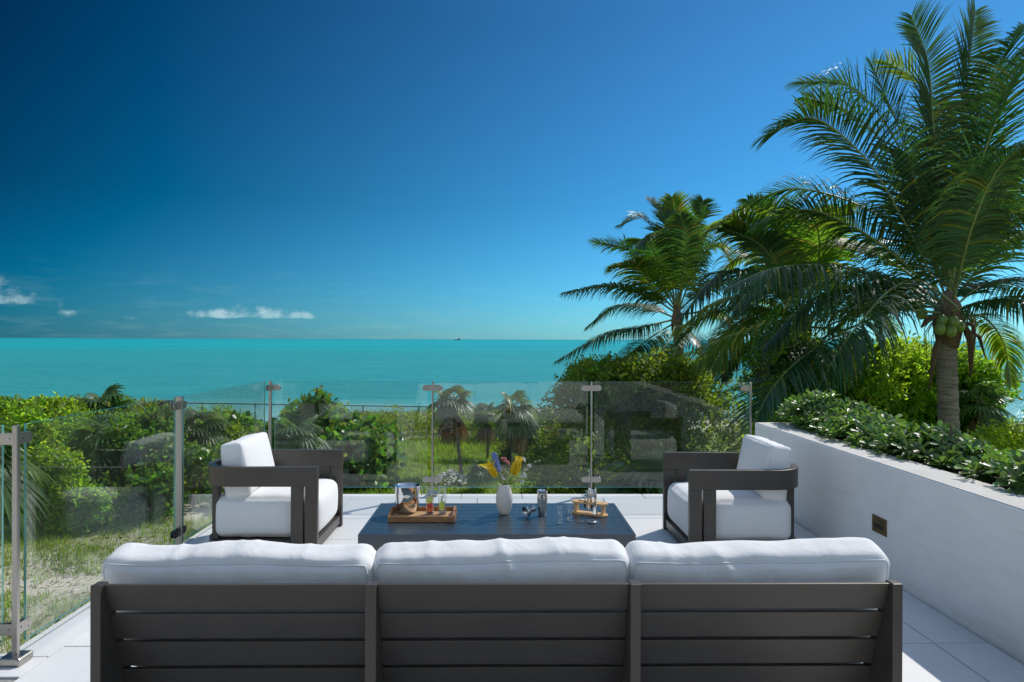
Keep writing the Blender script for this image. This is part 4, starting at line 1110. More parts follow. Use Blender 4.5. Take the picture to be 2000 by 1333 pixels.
def bush(name, base, c, r, n, size, mat, lab, cat='shrub', grp=None, seed=0, nl=12, aspect=.5, rnd=False, per=6, lump=.42, trunk=.05, inner=.25, up=.5, flat=.5, extra=(), skirt=None):
    e = empty(name, base, label=lab, cat=cat, group=grp); o = Vector(base)
    if skirt is None: skirt = cat == 'shrub'
    hgt_ = c[2]-base[2]
    if skirt and hgt_ > .3: extra = list(extra)+[((c[0]+.1, c[1], base[2]+hgt_*.45), (r[0]*.95, r[1]*.9, hgt_*.48)), ((c[0]-.25*r[0], c[1]-.15, base[2]+hgt_*.22), (r[0]*.8, r[1]*.8, hgt_*.25))]; n = int(n*1.5)
    bl = lumps(c, r, nl, seed, lump)+list(extra)
    V, F = crown(bl, n, size, aspect, per, inner, up, seed, rnd, flat=flat)
    f = link('foliage', np_mesh('foliage', V-np.array(base), F, mat, rnd), e); f['kind'] = 'stuff'
    bl2 = [((Vector(q[0])-o), q[1]) for q in bl]
    branches(e, (0, 0, 0), Vector(c)-o, bl2, 12, trunk, seed)
    return e

# ---- coconut palms
def bez(p, n):
    """Catmull-Rom through the control points"""
    P = [Vector(q) for q in p]; P = [P[0]*2-P[1]]+P+[P[-1]*2-P[-2]]; out = []
    seg = len(P)-3
    for i in range(n+1):
        t_ = i/n*seg; k = min(int(t_), seg-1); u = t_-k; a, b, c, d = P[k:k+4]
        out.append(.5*((2*b)+(c-a)*u+(2*a-5*b+4*c-d)*u*u+(3*b-a-3*c+d)*u**3))
    return out
def frond(parent, ctrl, maxL=.75, dens=62, droop=.35, width=.040, mat='leaf_palm', seed=0, spread=1.0, rach=.022, vee=.35, lab=None):
    """one feather leaf: rachis through ctrl points, leaflets along both sides"""
    g = random.Random(seed); o = Vector(parent.location); path = bez([Vector(c)-o for c in ctrl], 40)
    b = MB(); n_ = len(path)
    b.tube(path, [rach*(1-.86*i/(n_-1))+.0015 for i in range(n_)], 6)
    length = sum((path[i+1]-path[i]).length for i in range(n_-1))
    Vs = []; Fs = []
    grav = Vector((0, 0, -1)); twist = g.uniform(-.25, .25)
    for side in (-1, 1):
        for i in range(dens):
            t_ = .14+.86*(i+g.uniform(-.3, .3))/dens; t_ = min(.998, max(.12, t_))
            f = t_*(n_-1); k = min(int(f), n_-2); u = f-k; p = path[k].lerp(path[k+1], u); T = (path[k+1]-path[k]).normalized()
            S = T.cross(Vector((0, 0, 1)))
            if S.length < .25: S = T.cross(Vector((.3, -1, 0)))
            S.normalize(); U = S.cross(T)
            S2 = (S*math.cos(twist)+U*math.sin(twist))*side
            prof = min(1, ((t_-.08)/.18))**.7*(1-max(0, (t_-.55)/.45)**1.7*.72)
            L = maxL*prof*g.uniform(.86, 1.08)
            if L < .04: continue
            fwd = .38+.75*t_**2
            d = (S2*spread+T*fwd+U*vee*g.uniform(.6, 1.3)+Vector((g.uniform(-.07, .07), g.uniform(-.07, .07), g.uniform(-.07, .07)))).normalized()
            dr = droop*g.uniform(.75, 1.3)
            w0 = width*(.75+.25*prof); q = p.copy(); dd = d.copy()
            wd = (T-d*T.dot(d)).normalized(); wd = (wd*math.cos(.5*side)+U*math.sin(.5*side)*side*0+U*.35).normalized()
            base_i = len(Vs); ns_ = 4
            for s_ in range(ns_+1):
                w_ = w0*(.55, 1.0, .85, .5, .04)[s_]/2
                wdir = (wd-dd*wd.dot(dd)).normalized()
                Vs.append(q-wdir*w_); Vs.append(q+wdir*w_)
                dd = (dd+grav*dr*(.35+.5*s_)/ns_*1.5).normalized(); q = q+dd*(L/ns_)
            for s_ in range(ns_): Fs.append((base_i+2*s_, base_i+2*s_+1, base_i+2*s_+3, base_i+2*s_+2))
    b.m = 1; nb = len(b.v); b.v += [tuple(v) for v in Vs]; b.f += [tuple(i+nb for i in f) for f in Fs]; b.mi += [1]*len(Fs)
    me = bpy.data.meshes.new('frond'); me.from_pydata(b.v, [], b.f); me.materials.append(M['rachis']); me.materials.append(M[mat])
    me.polygons.foreach_set('material_index', b.mi); me.polygons.foreach_set('use_smooth', [True]*len(me.polygons)); me.update()
    return link('frond', me, parent)
def trunk(parent, base, top, r0, r1, lean=0.15, n=60):
    """ringed stem with leaf scars"""
    o = Vector(parent.location); a, c = Vector(base)-o, Vector(top)-o; b = MB(); pts = []; rr = []
    side = Vector((1, .2, 0))
    for i in range(n+1):
        t_ = i/n; pts.append(a.lerp(c, t_)+side*lean*math.sin(PI*t_)); k = i % 3
        rr.append((r0+(r1-r0)*t_)*(1+(.06 if k == 0 else -.02)+.03*noise.noise((t_*19, 0, 0))))
    b.tube(pts, rr, 18); return b.build('trunk', M['bark'], parent, smooth=True)
def C3(*pts): return [hit(px, py, Y=y) for px, py, y in pts]

# main palm, right
PY = 11.5
b1 = hit(1852, 610, Y=PY); g1 = Vector((hit(1848, 870, Y=PY).x, PY, GZ-.1))
palm = empty('coconut_palm', g1, label='tallest coconut palm with green coconuts and thick ringed trunk at the right', cat='palm tree', group='coconut palms')
trunk(palm, g1, hit(1848, 660, Y=PY), .185, .150, .06)
# fibrous boot
b = MB(); o = Vector(palm.location)
top = b1-o; b.lathe([(.15, -.62), (.19, -.45), (.23, -.25), (.24, -.05), (.19, .12), (.10, .3), (.02, .4)], 18, Matrix.Translation(top))
b.build('crown_shaft', M['fibre'], palm, smooth=True)
fr_list = [  # (control points px,py,depth), maxL, droop, mat
 ([(1836, 575, 11.5), (1770, 440, 11.5), (1690, 310, 11.5), (1590, 232, 11.5), (1500, 262, 11.5)], 1.0, .42, 'leaf_palm'),
 ([(1842, 560, 11.6), (1800, 400, 11.8), (1755, 250, 12.0), (1700, 120, 12.0)], .85, .25, 'leaf_palm'),
 ([(1846, 560, 11.7), (1835, 400, 12.0), (1822, 240, 12.3), (1812, 120, 12.5), (1780, 30, 12.5)], .95, .22, 'leaf_palm'),
 ([(1850, 560, 11.9), (1870, 400, 12.4), (1882, 240, 12.8), (1895, 110, 13.0), (1905, 20, 13.1)], .90, .22, 'leaf_palm'),
 ([(1858, 560, 11.4), (1885, 430, 11.2), (1922, 300, 11.0), (1975, 170, 10.9), (2060, 50, 10.9)], 1.05, .35, 'leaf_palm'),
 ([(1835, 585, 11.3), (1740, 545, 10.8), (1620, 520, 10.3), (1510, 525, 9.9), (1415, 565, 9.6)], .80, 1.7, 'leaf_palm'),
 ([(1835, 600, 11.6), (1740, 600, 11.8), (1600, 615, 12.0), (1480, 640, 12.2), (1340, 690, 12.4)], .90, 1.3, 'leaf_palm_y'),
 ([(1868, 600, 11.2), (1800, 549, 10.3), (1740, 566, 9.8), (1682, 628, 9.4), (1636, 690, 9.2), (1592, 770, 9.1)], .92, .85, 'leaf_palm'),
 ([(1838, 612, 11.3), (1760, 606, 10.6), (1680, 632, 10.1), (1575, 692, 9.7), (1508, 760, 9.4), (1474, 825, 9.3)], .98, .40, 'leaf_palm'),
 ([(1862, 600, 11.6), (1920, 560, 11.8), (1990, 560, 12.0), (2080, 620, 12.2)], .70, .8, 'leaf_palm'),
 ([(1866, 620, 11.8), (1920, 620, 12.1), (1960, 670, 12.4), (1975, 755, 12.5)], .45, .9, 'leaf_palm_y'),
 ([(1862, 585, 11.2), (1900, 440, 10.4), (1950, 330, 9.9), (2010, 280, 9.6)], .75, 1.2, 'leaf_palm'),
 ([(1830, 570, 11.8), (1750, 450, 12.4), (1650, 390, 13.0), (1540, 370, 13.5), (1440, 410, 13.8)], .80, .6, 'leaf_palm'),
 ([(1840, 560, 12.0), (1760, 330, 12.8), (1660, 220, 13.3), (1570, 190, 13.6)], .85, .45, 'leaf_palm'),
 ([(1856, 570, 12.1), (1930, 400, 12.9), (2000, 300, 13.5), (2080, 260, 13.8)], .85, .45, 'leaf_palm'),
 ([(1860, 590, 12.1), (1950, 480, 12.8), (2030, 450, 13.3)], .80, .7, 'leaf_palm_y'),
 ([(1834, 590, 12.1), (1740, 510, 13.0), (1640, 480, 13.8), (1520, 520, 14.4)], .80, .8, 'leaf_palm_y'),
 ([(1858, 610, 11.2), (1930, 590, 10.6), (2000, 590, 10.1), (2070, 640, 9.8)], .60, 1.2, 'leaf_palm'),
 ([(1840, 600, 11.9), (1790, 590, 12.5), (1700, 590, 13.2), (1610, 660, 13.6)], .70, 1.0, 'leaf_palm'),
 ([(1850, 590, 12.2), (1890, 470, 13.2), (1920, 380, 14.0), (1930, 330, 14.5)], .80, .4, 'leaf_palm'),
 ([(1836, 600, 11.4), (1760, 575, 10.8), (1660, 570, 10.4), (1560, 610, 10.1), (1490, 680, 9.9)], .85, 1.0, 'leaf_palm'),
 ([(1836, 600, 11.8), (1760, 560, 12.2), (1660, 540, 12.5), (1560, 570, 12.7), (1480, 630, 12.9)], .85, 1.0, 'leaf_palm_y'),
 ([(1852, 560, 11.7), (1890, 400, 11.9), (1925, 250, 12.2), (1950, 130, 12.4), (2000, 50, 12.5)], 1.0, .35, 'leaf_palm'),
 ([(1840, 560, 11.7), (1800, 400, 11.9), (1740, 260, 12.1), (1660, 170, 12.3), (1560, 160, 12.4)], .95, .45, 'leaf_palm'),
 ([(1848, 560, 12.0), (1850, 420, 12.5), (1840, 280, 12.9), (1800, 170, 13.2), (1730, 120, 13.3)], 1.0, .40, 'leaf_palm_y'),
 ([(1862, 575, 11.8), (1920, 470, 12.0), (1980, 400, 12.2), (2060, 380, 12.3)], .95, .6, 'leaf_palm'),
 ([(1860, 570, 11.6), (1900, 480, 11.2), (1950, 420, 10.9), (2020, 420, 10.7)], .9, .8, 'leaf_palm_y'),
 ([(1832, 580, 11.6), (1750, 500, 11.8), (1660, 440, 12.0), (1570, 410, 12.2), (1480, 440, 12.3)], .95, .7, 'leaf_palm'),
 ([(1850, 590, 12.1), (1810, 480, 13.0), (1770, 380, 13.6), (1700, 300, 14.0)], .85, .4, 'leaf_palm'),
]
for k, (cp, mL, dr, mt) in enumerate(fr_list):
    frond(palm, C3(*cp), maxL=mL*1.28, droop=dr*.9, mat=mt, seed=k+1, dens=104, width=.037)
# new spear leaf, dead stubs, coconuts
b = MB(); b.tube([top+Vector((0, 0, .1)), top+Vector((.02, 0, .8)), top+Vector((-.02, 0, 1.9))], [.05, .03, .004], 6); b.build('spear_leaf', M['rachis'], palm, smooth=True)
for k, (px, py, q) in enumerate(((1800, 640, .12), (1895, 735, .10), (1905, 665, .12), (1815, 760, .06), (1925, 700, .10))):
    a_ = top+Vector(((-1 if px < 1850 else 1)*.15, -.12, -.1-.12*k/3)); e_ = hit(px, py, Y=11.25)-o
    b = MB(); mid = a_.lerp(e_, .5)+Vector(((-.06 if px < 1850 else .06), -.05, .10)); b.tube([a_, mid, e_], [q*.7, q, q*.25], 8, squash=.3); b.build('dead_leaf_base', M['fibre'], palm, smooth=True)
b = MB()
for k in range(26):
    a = random.uniform(0, 2*PI); r_ = .26; s_ = Vector((r_*math.cos(a), r_*math.sin(a)-.02, random.uniform(-.25, .1)))+top
    b.tube([s_, s_+Vector((math.cos(a)*.12, math.sin(a)*.12, -.2)), s_+Vector((math.cos(a)*.10, math.sin(a)*.10, -.2-random.uniform(.2, .7)))], [.010, .007, .002], 4)
b.build('dry_fibre', M['leaf_dry'], palm)
for k, (px, py, dy) in enumerate(((1836, 643, -.42), (1857, 647, -.46), (1862, 630, -.40), (1874, 638, -.36), (1840, 627, -.34), (1792, 600, -.3), (1800, 612, -.25), (1850, 634, -.30))):
    q = hit(px, py, Y=PY+dy)-o; b = MB(); blob(b, (0, 0, 0), .092, .092, .108, k, 2, .10); b.build('coconut', M['coconut'], palm, smooth=True, loc=q)

# middle distance palm (behind broadleaf tree)
def palm_at(base_px, crown_px, Yp, fl, lab, seed0, r=.17, mL=1.0, ml2=None):
    c = hit(*crown_px, Y=Yp); gb = Vector((hit(base_px[0], base_px[1], Y=Yp).x, Yp, ground_z(0, 25)-.1))
    e = empty('coconut_palm', gb, label=lab, cat='palm tree', group='coconut palms')
    trunk(e, gb, c+Vector((0, 0, -.1)), r*1.2, r*.9, .1)
    b = MB(); b.lathe([(.14, -.5), (.17, -.2), (.16, 0), (.09, .3), (.02, .45)], 14, Matrix.Translation(c-gb)); b.build('crown_shaft', M['fibre'], e, smooth=True)
    for k, (cp, L_, dr, mt) in enumerate(fl):
        frond(e, C3(*cp), maxL=L_*mL*1.2, droop=dr*.9, mat=mt, seed=seed0+k, dens=88, width=.048, rach=.028)
    return e
A = 'leaf_palm'; B = 'leaf_palm_y'
palm_at((1330, 900), (1322, 622), 20, [
 ([(1318, 610, 20), (1260, 575, 19.6), (1190, 558, 19.2), (1100, 572, 18.8)], .72, 1.2, A),
 ([(1315, 625, 20), (1250, 640, 19.6), (1180, 655, 19.3), (1086, 706, 19)], .68, 1.2, A),
 ([(1318, 600, 20), (1280, 540, 20), (1230, 490, 20), (1158, 470, 20)], .85, .5, A),
 ([(1320, 600, 20), (1300, 500, 20.5), (1260, 430, 20.6), (1212, 440, 20.8)], .85, .5, A),
 ([(1322, 600, 20), (1315, 500, 20.4), (1300, 430, 20.6), (1272, 392, 20.8)], .80, .3, A),
 ([(1324, 600, 20), (1325, 500, 20.8), (1320, 430, 21), (1312, 385, 21)], .80, .25, B),
 ([(1326, 600, 20), (1345, 500, 20.8), (1362, 440, 21), (1373, 392, 21)], .80, .25, A),
 ([(1324, 600, 19.8), (1335, 520, 18.8), (1340, 460, 18.3), (1328, 420, 18)], .75, .9, A),
 ([(1328, 605, 20), (1380, 560, 20.4), (1430, 550, 20.6), (1480, 590, 20.8)], .80, .9, A),
 ([(1328, 615, 20), (1390, 610, 19.6), (1430, 640, 19.4), (1450, 690, 19.2)], .75, 1.0, A),
 ([(1316, 620, 20), (1260, 600, 21), (1200, 600, 21.8), (1145, 640, 22.2)], .70, 1.1, A),
 ([(1316, 632, 20), (1270, 660, 19), (1230, 690, 18.5), (1170, 730, 18.2)], .65, 1.0, A),
 ([(1320, 632, 20), (1310, 660, 18.6), (1290, 690, 18), (1270, 730, 17.8)], .65, 1.0, B),
 ([(1318, 605, 20), (1275, 560, 18.8), (1240, 520, 18.2), (1195, 520, 17.8)], .80, .7, B),
 ([(1320, 600, 20), (1290, 520, 19), (1262, 470, 18.4), (1240, 480, 18.0)], .85, .8, A),
 ([(1324, 625, 20), (1350, 650, 18.8), (1370, 680, 18.4), (1390, 730, 18.2)], .7, .9, A),
 ([(1326, 605, 20), (1360, 520, 19.6), (1395, 480, 19.4), (1420, 500, 19.2)], .8, .8, B),
], 'mid distance coconut palm left of the other palms, rising behind the round green tree', 100, r=.15)
palm_at((1590, 900), (1570, 632), 15.5, [
 ([(1565, 618, 15.5), (1520, 525, 15.2), (1480, 475, 15), (1410, 445, 14.8)], .80, .6, A),
 ([(1565, 613, 15.5), (1540, 485, 15.4), (1510, 425, 15.3), (1460, 390, 15.2)], .80, .5, A),
 ([(1568, 613, 15.5), (1570, 495, 15.6), (1555, 435, 15.7), (1530, 390, 15.8)], .80, .35, B),
 ([(1572, 613, 15.5), (1600, 485, 15.6), (1620, 425, 15.7), (1650, 405, 15.8)], .80, .5, B),
 ([(1562, 628, 15.5), (1500, 608, 15), (1430, 638, 14.6), (1360, 718, 14.3)], .90, .9, B),
 ([(1560, 633, 15.5), (1490, 588, 15.6), (1410, 588, 15.7), (1320, 648, 15.8)], .85, 1.1, B),
 ([(1562, 643, 15.5), (1500, 658, 14.8), (1440, 688, 14.4), (1410, 738, 14.2)], .80, 1.0, A),
 ([(1566, 648, 15.5), (1540, 668, 14.5), (1510, 698, 14), (1490, 748, 13.8)], .70, .9, A),
 ([(1576, 628, 15.5), (1640, 588, 15.8), (1700, 598, 16), (1750, 648, 16.2)], .80, .9, B),
 ([(1576, 638, 15.5), (1640, 648, 15), (1690, 688, 14.7), (1720, 748, 14.5)], .75, 1.0, A),
 ([(1562, 628, 15.5), (1500, 525, 16.4), (1440, 505, 17), (1380, 568, 17.5)], .80, .8, B),
 ([(1570, 648, 15.5), (1590, 678, 14.5), (1610, 708, 14), (1620, 768, 13.8)], .65, .9, B),
 ([(1574, 618, 15.5), (1630, 505, 16), (1690, 475, 16.4), (1740, 505, 16.8)], .80, .7, A),
 ([(1566, 618, 15.5), (1530, 568, 14), (1480, 558, 13.2), (1430, 608, 12.8)], .75, 1.1, A),
 ([(1560, 620, 15.3), (1480, 545, 14.6), (1400, 540, 14.2), (1330, 620, 13.9)], .90, 1.0, A),
 ([(1560, 615, 15.3), (1500, 480, 15.0), (1440, 430, 14.8), (1385, 450, 14.6)], .85, .7, B),
 ([(1575, 610, 15.3), (1600, 500, 14.6), (1590, 430, 14.2), (1555, 420, 14.0)], .85, .7, B),
 ([(1560, 635, 15.2), (1500, 610, 14.2), (1440, 640, 13.8), (1390, 720, 13.6)], .90, 1.0, B),
 ([(1562, 625, 15.6), (1470, 600, 16.2), (1380, 620, 16.6), (1300, 690, 16.8)], .85, 1.0, A),
 ([(1580, 620, 15.3), (1650, 560, 14.5), (1700, 600, 14.1), (1730, 680, 13.9)], .85, 1.0, A),
], 'coconut palm between the tallest palm and the left one, mostly hidden by fronds', 200, r=.14, mL=.95)

# ---- fan (thatch) palms
def fan_leaf(b, o, d, L, n=22, spread=R(290), droop=.35, fold=.25, stalk=.45, g=random, dead=False):
    """pleated fan on a stalk, o = heart of the plant, d = direction"""
    d = d.normalized(); tipb = o+d*stalk
    b.m = 1; b.tube([o, o.lerp(tipb, .5)+Vector((0, 0, .03)), tipb], [.012, .010, .007], 5); b.m = 0
    S = d.cross(Vector((0, 0, 1))); S = S.normalized() if S.length > .1 else Vector((1, 0, 0)); U = S.cross(d)
    tilt = g.uniform(.2, .9); F_ = (d*math.cos(tilt)+U*-math.sin(tilt)*.6).normalized()
    for k in range(n):
        a = -spread/2+spread*k/(n-1); q = (F_*math.cos(a)+S*math.sin(a)).normalized(); Ln = L*(.75+.25*math.cos(a*.6))*g.uniform(.9, 1.08)
        w_ = Ln*.062; nn = F_.cross(S)
        side = (nn.cross(q)).normalized(); pts = []; pos = tipb.copy(); dd = q.copy()
        vs = []
        for s_, ww in ((0, .2), (.45, 1.0), (.8, .6), (1.0, .03)):
            p_ = tipb+q*Ln*s_+Vector((0, 0, -droop*Ln*s_**2.2)); vs += [tuple(p_-side*w_*ww), tuple(p_+nn*w_*.35*ww), tuple(p_+side*w_*ww)]
        fs = []
        for s_ in range(3):
            fs += [(3*s_, 3*s_+1, 3*s_+4, 3*s_+3), (3*s_+1, 3*s_+2, 3*s_+5, 3*s_+4)]
        b.add(vs, fs, 0)
def fan_palm(px, py, Yp, gpx, R_, n, lab, seed, hang=6, tr=.07, gz=None, mat='leaf_fan', dirs=None, grp='fan palms growing in the scrub'):
    g = random.Random(seed); c = hit(px, py, Y=Yp); gx = hit(gpx, 900, Y=Yp).x
    gz = ground_z(gx, Yp) if gz is None else gz
    e = empty('fan_palm', (gx, Yp, gz-.05), label=lab, cat='palm tree', group=grp); o = Vector(e.location)
    b = MB(); pts = [Vector((0, 0, 0)), (c-o)*.5+Vector((g.uniform(-.08, .08), 0, 0)), c-o]; b.tube(pts, [tr*1.1, tr, tr*1.0], 10); b.build('trunk', M['bark'], e, smooth=True)
    for k in range(n):
        a = k*2.399+seed; el = R(78)-R(120)*(k/n)**.9
        d = Vector((math.cos(a)*math.cos(el), math.sin(a)*math.cos(el), math.sin(el)))
        if dirs: d = Vector(dirs[k % len(dirs)])+Vector((g.uniform(-.15, .15), g.uniform(-.15, .15), g.uniform(-.1, .1)))
        b = MB(); fan_leaf(b, c-o, d, R_*g.uniform(.62, .80), stalk=R_*g.uniform(.30, .50), g=g, n=22, droop=.55, spread=R(240)); me = b.mesh('leaf', [M[mat], M['rachis']]); link('leaf', me, e)
    for k in range(hang):
        a = g.uniform(0, 2*PI); d = Vector((math.cos(a)*.45, math.sin(a)*.45, -1))
        b = MB(); fan_leaf(b, c-o, d, R_*g.uniform(.6, .85), stalk=R_*.45, g=g, n=12, spread=R(110), droop=.7); link('dead_leaf', b.mesh('dead_leaf', [M['leaf_dry'], M['stem']]), e)
    return e
fan_palm(205, 800, 25, 205, 1.25, 15, 'fan palm whose crown stands up against the sea above the left thicket', 1, hang=3)
fan_palm(200, 862, 19, 226, 1.15, 13, 'fan palm with yellowing leaf and bent trunk in front of the left thicket', 2, hang=3, tr=.055)
fan_palm(388, 838, 21, 390, 1.05, 14, 'shaggy fan palm with hanging dry leaves beside the second left post', 3, hang=8, tr=.05)
fan_palm(572, 858, 20, 572, 1.05, 14, 'low fan palm in front of the tall sea grape bush', 4, hang=4, tr=.05)
fan_palm(884, 786, 23.5, 902, .90, 13, 'tall fan palm with leaning dark trunk in the middle of the lawn', 5, hang=6, tr=.06)
fan_palm(950, 812, 27, 952, .80, 10, 'slim fan palm right of the tall leaning one, by the fence', 6, hang=5, tr=.05)
fan_palm(1006, 800, 24, 1001, 1.0, 13, 'rounded fan palm with spiky crown left of the round tree', 7, hang=6, tr=.06)
fan_palm(1040, 822, 25.5, 1040, .8, 12, 'small fan palm beside the rounded one, nearer the tree', 8, hang=5, tr=.04)
fan_palm(938, 918, 21, 938, .62, 12, 'very small trunkless fan palm on the lawn behind the vase', 9, hang=0, tr=.03, gz=hit(938, 935, Y=21).z)
fan_palm(1300, 975, 8.5, 1310, .95, 9, 'spiky fan palm showing just over the terrace edge right of the caddy', 10, hang=0, tr=.05,
         dirs=[(-.8, 0, .55), (-.5, -.2, .8), (-.15, -.1, 1), (.3, 0, 1), (.7, .1, .7), (-1, .1, .2), (-.6, .2, .6)])
fan_palm(1915, 792, 13.5, 1912, .7, 10, 'fan palm leaves right of the tallest palm trunk against the sea', 11, hang=2, tr=.06)
fan_palm(-70, 905, 8.5, -80, .95, 12, 'large blue green palm leaves cut off by the left edge behind the glass', 12, hang=0, tr=.06)

# ---- broadleaf tree in the middle right
c = hit(1262, 800, Y=17.5); base = (c.x+.1, 17.6, GZ-.1)
bush('broadleaf_tree', base, (c.x, 17.5, c.z+.05), (2.25, 1.9, 1.72), 60000, .092, M['leaf_dark'], 'dense round broadleaf tree behind the right glass panel, under the palms', 'tree', seed=21, nl=26, lump=.40, trunk=.14, aspect=.55,
     extra=[((hit(1180, 745, Y=16.6).x, 16.6, hit(1180, 745, Y=16.6).z), (.85, .8, .55)), ((hit(1290, 735, Y=16.4).x, 16.4, hit(1290, 735, Y=16.4).z), (.95, .8, .5)), ((hit(1150, 850, Y=17).x, 16.8, hit(1150, 850, Y=17).z), (.75, .7, .8)), ((hit(1110, 770, Y=17).x, 17, hit(1110, 770, Y=17).z), (.30, .4, .3)), ((hit(1390, 740, Y=17.5).x, 17.6, hit(1390, 740, Y=17.5).z), (.6, .6, .55)),
            ((hit(1250, 930, Y=16.4).x, 16.4, hit(1250, 930, Y=16.4).z), (1.9, .9, .9)), ((hit(1400, 900, Y=16.4).x, 16.4, hit(1400, 900, Y=16.4).z), (1.2, .9, 1.2))])
# low bushes at the foot of the tree / right of lawn
for k, (px, py, Y_, r_, lab) in enumerate(((1070, 900, 19, (.8, .7, .75), 'dark low shrub at the left foot of the round tree'), (1015, 885, 26, (.9, .8, .6), 'small dark shrub between the thin palm trunks'),
      (1085, 850, 20.5, (.45, .5, .5), 'thin branched shrub reaching left of the round tree'), (1130, 935, 15, (.9, .7, .6), 'dark shrub below the round tree just past the terrace edge'))):
    c = hit(px, py, Y=Y_); bush('low_shrub', (c.x, Y_, GZ-.05), tuple(c), r_, 3600, .095, M['leaf_dark'], lab, seed=30+k, nl=8, trunk=.03, grp='low dark shrubs round the lawn')
# ---- tall bright bush behind the trunk
specs_b = [((1560, 740, 15.0), (1.0, 1.0, 1.25), 'bright green shrub showing left under the drooping fronds'), ((1680, 780, 14.2), (1.25, 1.0, 1.35), 'large bright shrub directly left of the thick palm trunk'),
           ((1790, 760, 14.6), (1.1, 1.0, 1.25), 'large bright shrub directly behind the thick palm trunk'), ((1885, 795, 14.4), (.92, 1.0, 1.08), 'bright shrub right of the thick palm trunk ending at the sea')]
for k, ((px, py, Y_), r_, lab) in enumerate(specs_b):
    c = hit(px, py, Y=Y_); bush('leafy_shrub', (c.x, Y_, GZ-.05), tuple(c), r_, 12500, .115, M['leaf_bright'], lab, seed=50+k, nl=18, trunk=.06, grp='tall bright shrubs behind the palm trunk', aspect=.42, per=7, lump=.38,
        extra=[((c.x, Y_+.1, c.z-1.4), (1.2, 1.0, 1.1))])
c = hit(1492, 700, Y=13.5); bush('leafy_shrub', (c.x, 13.5, GZ-.05), tuple(c), (.42, .4, .42), 1500, .105, M['leaf_bright'], 'small pale green branch tuft above the last glass panel', seed=58, nl=7, trunk=.02, aspect=.45)
c = hit(1975, 868, Y=9.6); bush('lime_shrub', (c.x, 9.6, GZ-.05), (c.x, 9.6, c.z-.35), (1.15, 1.0, .62), 15000, .060, M['leaf_lime'], 'yellow green small leaved shrub behind the planter at the right edge', seed=60, nl=22, lump=.36, trunk=.05, aspect=.5)
c = hit(1700, 850, Y=9.4); bush('dark_shrub', (c.x, 9.4, GZ-.05), (c.x, 9.4, c.z-.7), (1.5, .7, .72), 6000, .105, M['leaf_bright'], 'shaded shrub just behind the planter under the drooping frond', seed=61, nl=10, lump=.42, trunk=.05)

# ---- sea grape bushes
for k, ((px, py, Y_), r_, n_, sz, lab) in enumerate((
    ((590, 835, 22), (1.05, .8, 1.05), 1500, .20, 'tall round leaved sea grape standing up against the sea behind the glass'),
    ((650, 838, 26), (1.5, .9, .75), 1700, .19, 'sea grape bush in front of the chain link fence left of the dunes'),
    ((720, 872, 24), (1.1, .9, .9), 1700, .19, 'sea grape bush with bright round leaves left of the lawn'),
    ((660, 905, 21.5), (1.7, .9, .85), 2600, .17, 'broad sea grape bush at the near left edge of the lawn'),
    ((500, 860, 24), (1.2, .9, .8), 1800, .19, 'sea grape bush right of the second left post'),
    ((300, 945, 17.8), (.80, .5, .60), 620, .15, 'young sea grape shoots on the sandy bank in front of the thicket'),
    ((378, 905, 18.8), (.70, .5, .60), 520, .15, 'young sea grape shoots just left of the left armchair'))):
    c = hit(px, py, Y=Y_); bush('sea_grape_bush', (c.x, Y_, ground_z(c.x, Y_)-.05), tuple(c), r_, n_, sz, M['leaf_grape'], lab, seed=70+k, nl=11, rnd=True, per=5, trunk=.035, grp='sea grape bushes', flat=.2, lump=.42)

for k, ((px, py, Y_), r_, n_, sz, mt, lab) in enumerate((
    ((95, 915, 17.0), (.85, .6, .85), 2600, .125, 'leaf_bright', 'bright leafy shrub just right of the nearest railing post'),
    ((160, 985, 16.8), (.75, .5, .45), 1800, .11, 'leaf_bright', 'low bright shrub at the left edge of the sandy bank'),
    ((262, 868, 19.0), (.9, .6, .6), 2600, .12, 'leaf_grape', 'blue green shrub between the bent fan palm and the second post'),
    ((20, 860, 18), (1.1, .8, 1.1), 4200, .13, 'leaf_thicket', 'tall shrub behind the nearest railing post at the far left'),
    ((430, 870, 21.5), (.9, .6, .7), 2600, .12, 'leaf_dark', 'dark shrub directly behind the back of the left armchair'),
    ((325, 835, 20), (.8, .6, .5), 1900, .17, 'leaf_grape', 'large leaved shrub near the top of the thicket left of the second post'),
    ((110, 808, 23), (1.2, .8, .6), 2600, .15, 'leaf_bright', 'bright shrub top left of the fan palm crown against the sea'))):
    c = hit(px, py, Y=Y_); bush('thicket_shrub', (c.x, Y_, ground_z(c.x, Y_)-.05), tuple(c), r_, n_, sz, M[mt], lab, seed=170+k, nl=11, per=6, trunk=.03, lump=.42, aspect=.5)

# ---- dense thicket on the left and along the fence (nobody could count it)
bl = []; g = random.Random(5)
for k in range(270):
    Y_ = g.uniform(16.5, 35); X_r = (g.uniform(-80, 480)-978)/1333*Y_
    if X_r > -3.6: continue
    edge = 17.0+max(0, (X_r+12))*.85
    if Y_ < edge: Y_ = edge+g.random()*2
    topy = 797+g.uniform(-6, 22)+max(0, (X_r+9)*4); topz = CAM_Z-(topy-662)/1333*Y_
    gzz = ground_z(X_r, Y_); h = (topz-gzz)*min(1, .55+.5*(Y_-edge)/6)
    r_ = g.choice((.45, .6, .8, 1.0, 1.25)); h -= g.uniform(0, .5); bl.append(((X_r, Y_, gzz+h-r_*.8), (r_, r_, r_*.85)))
    
    if k % 2: bl.append(((X_r+g.uniform(-.6, .6), Y_-.2, gzz+h*.4), (r_, r_*.7, h*.42)))
V, F = crown(bl, 135000, .105, .5, 7, .15, .5, 11, vary=.45)
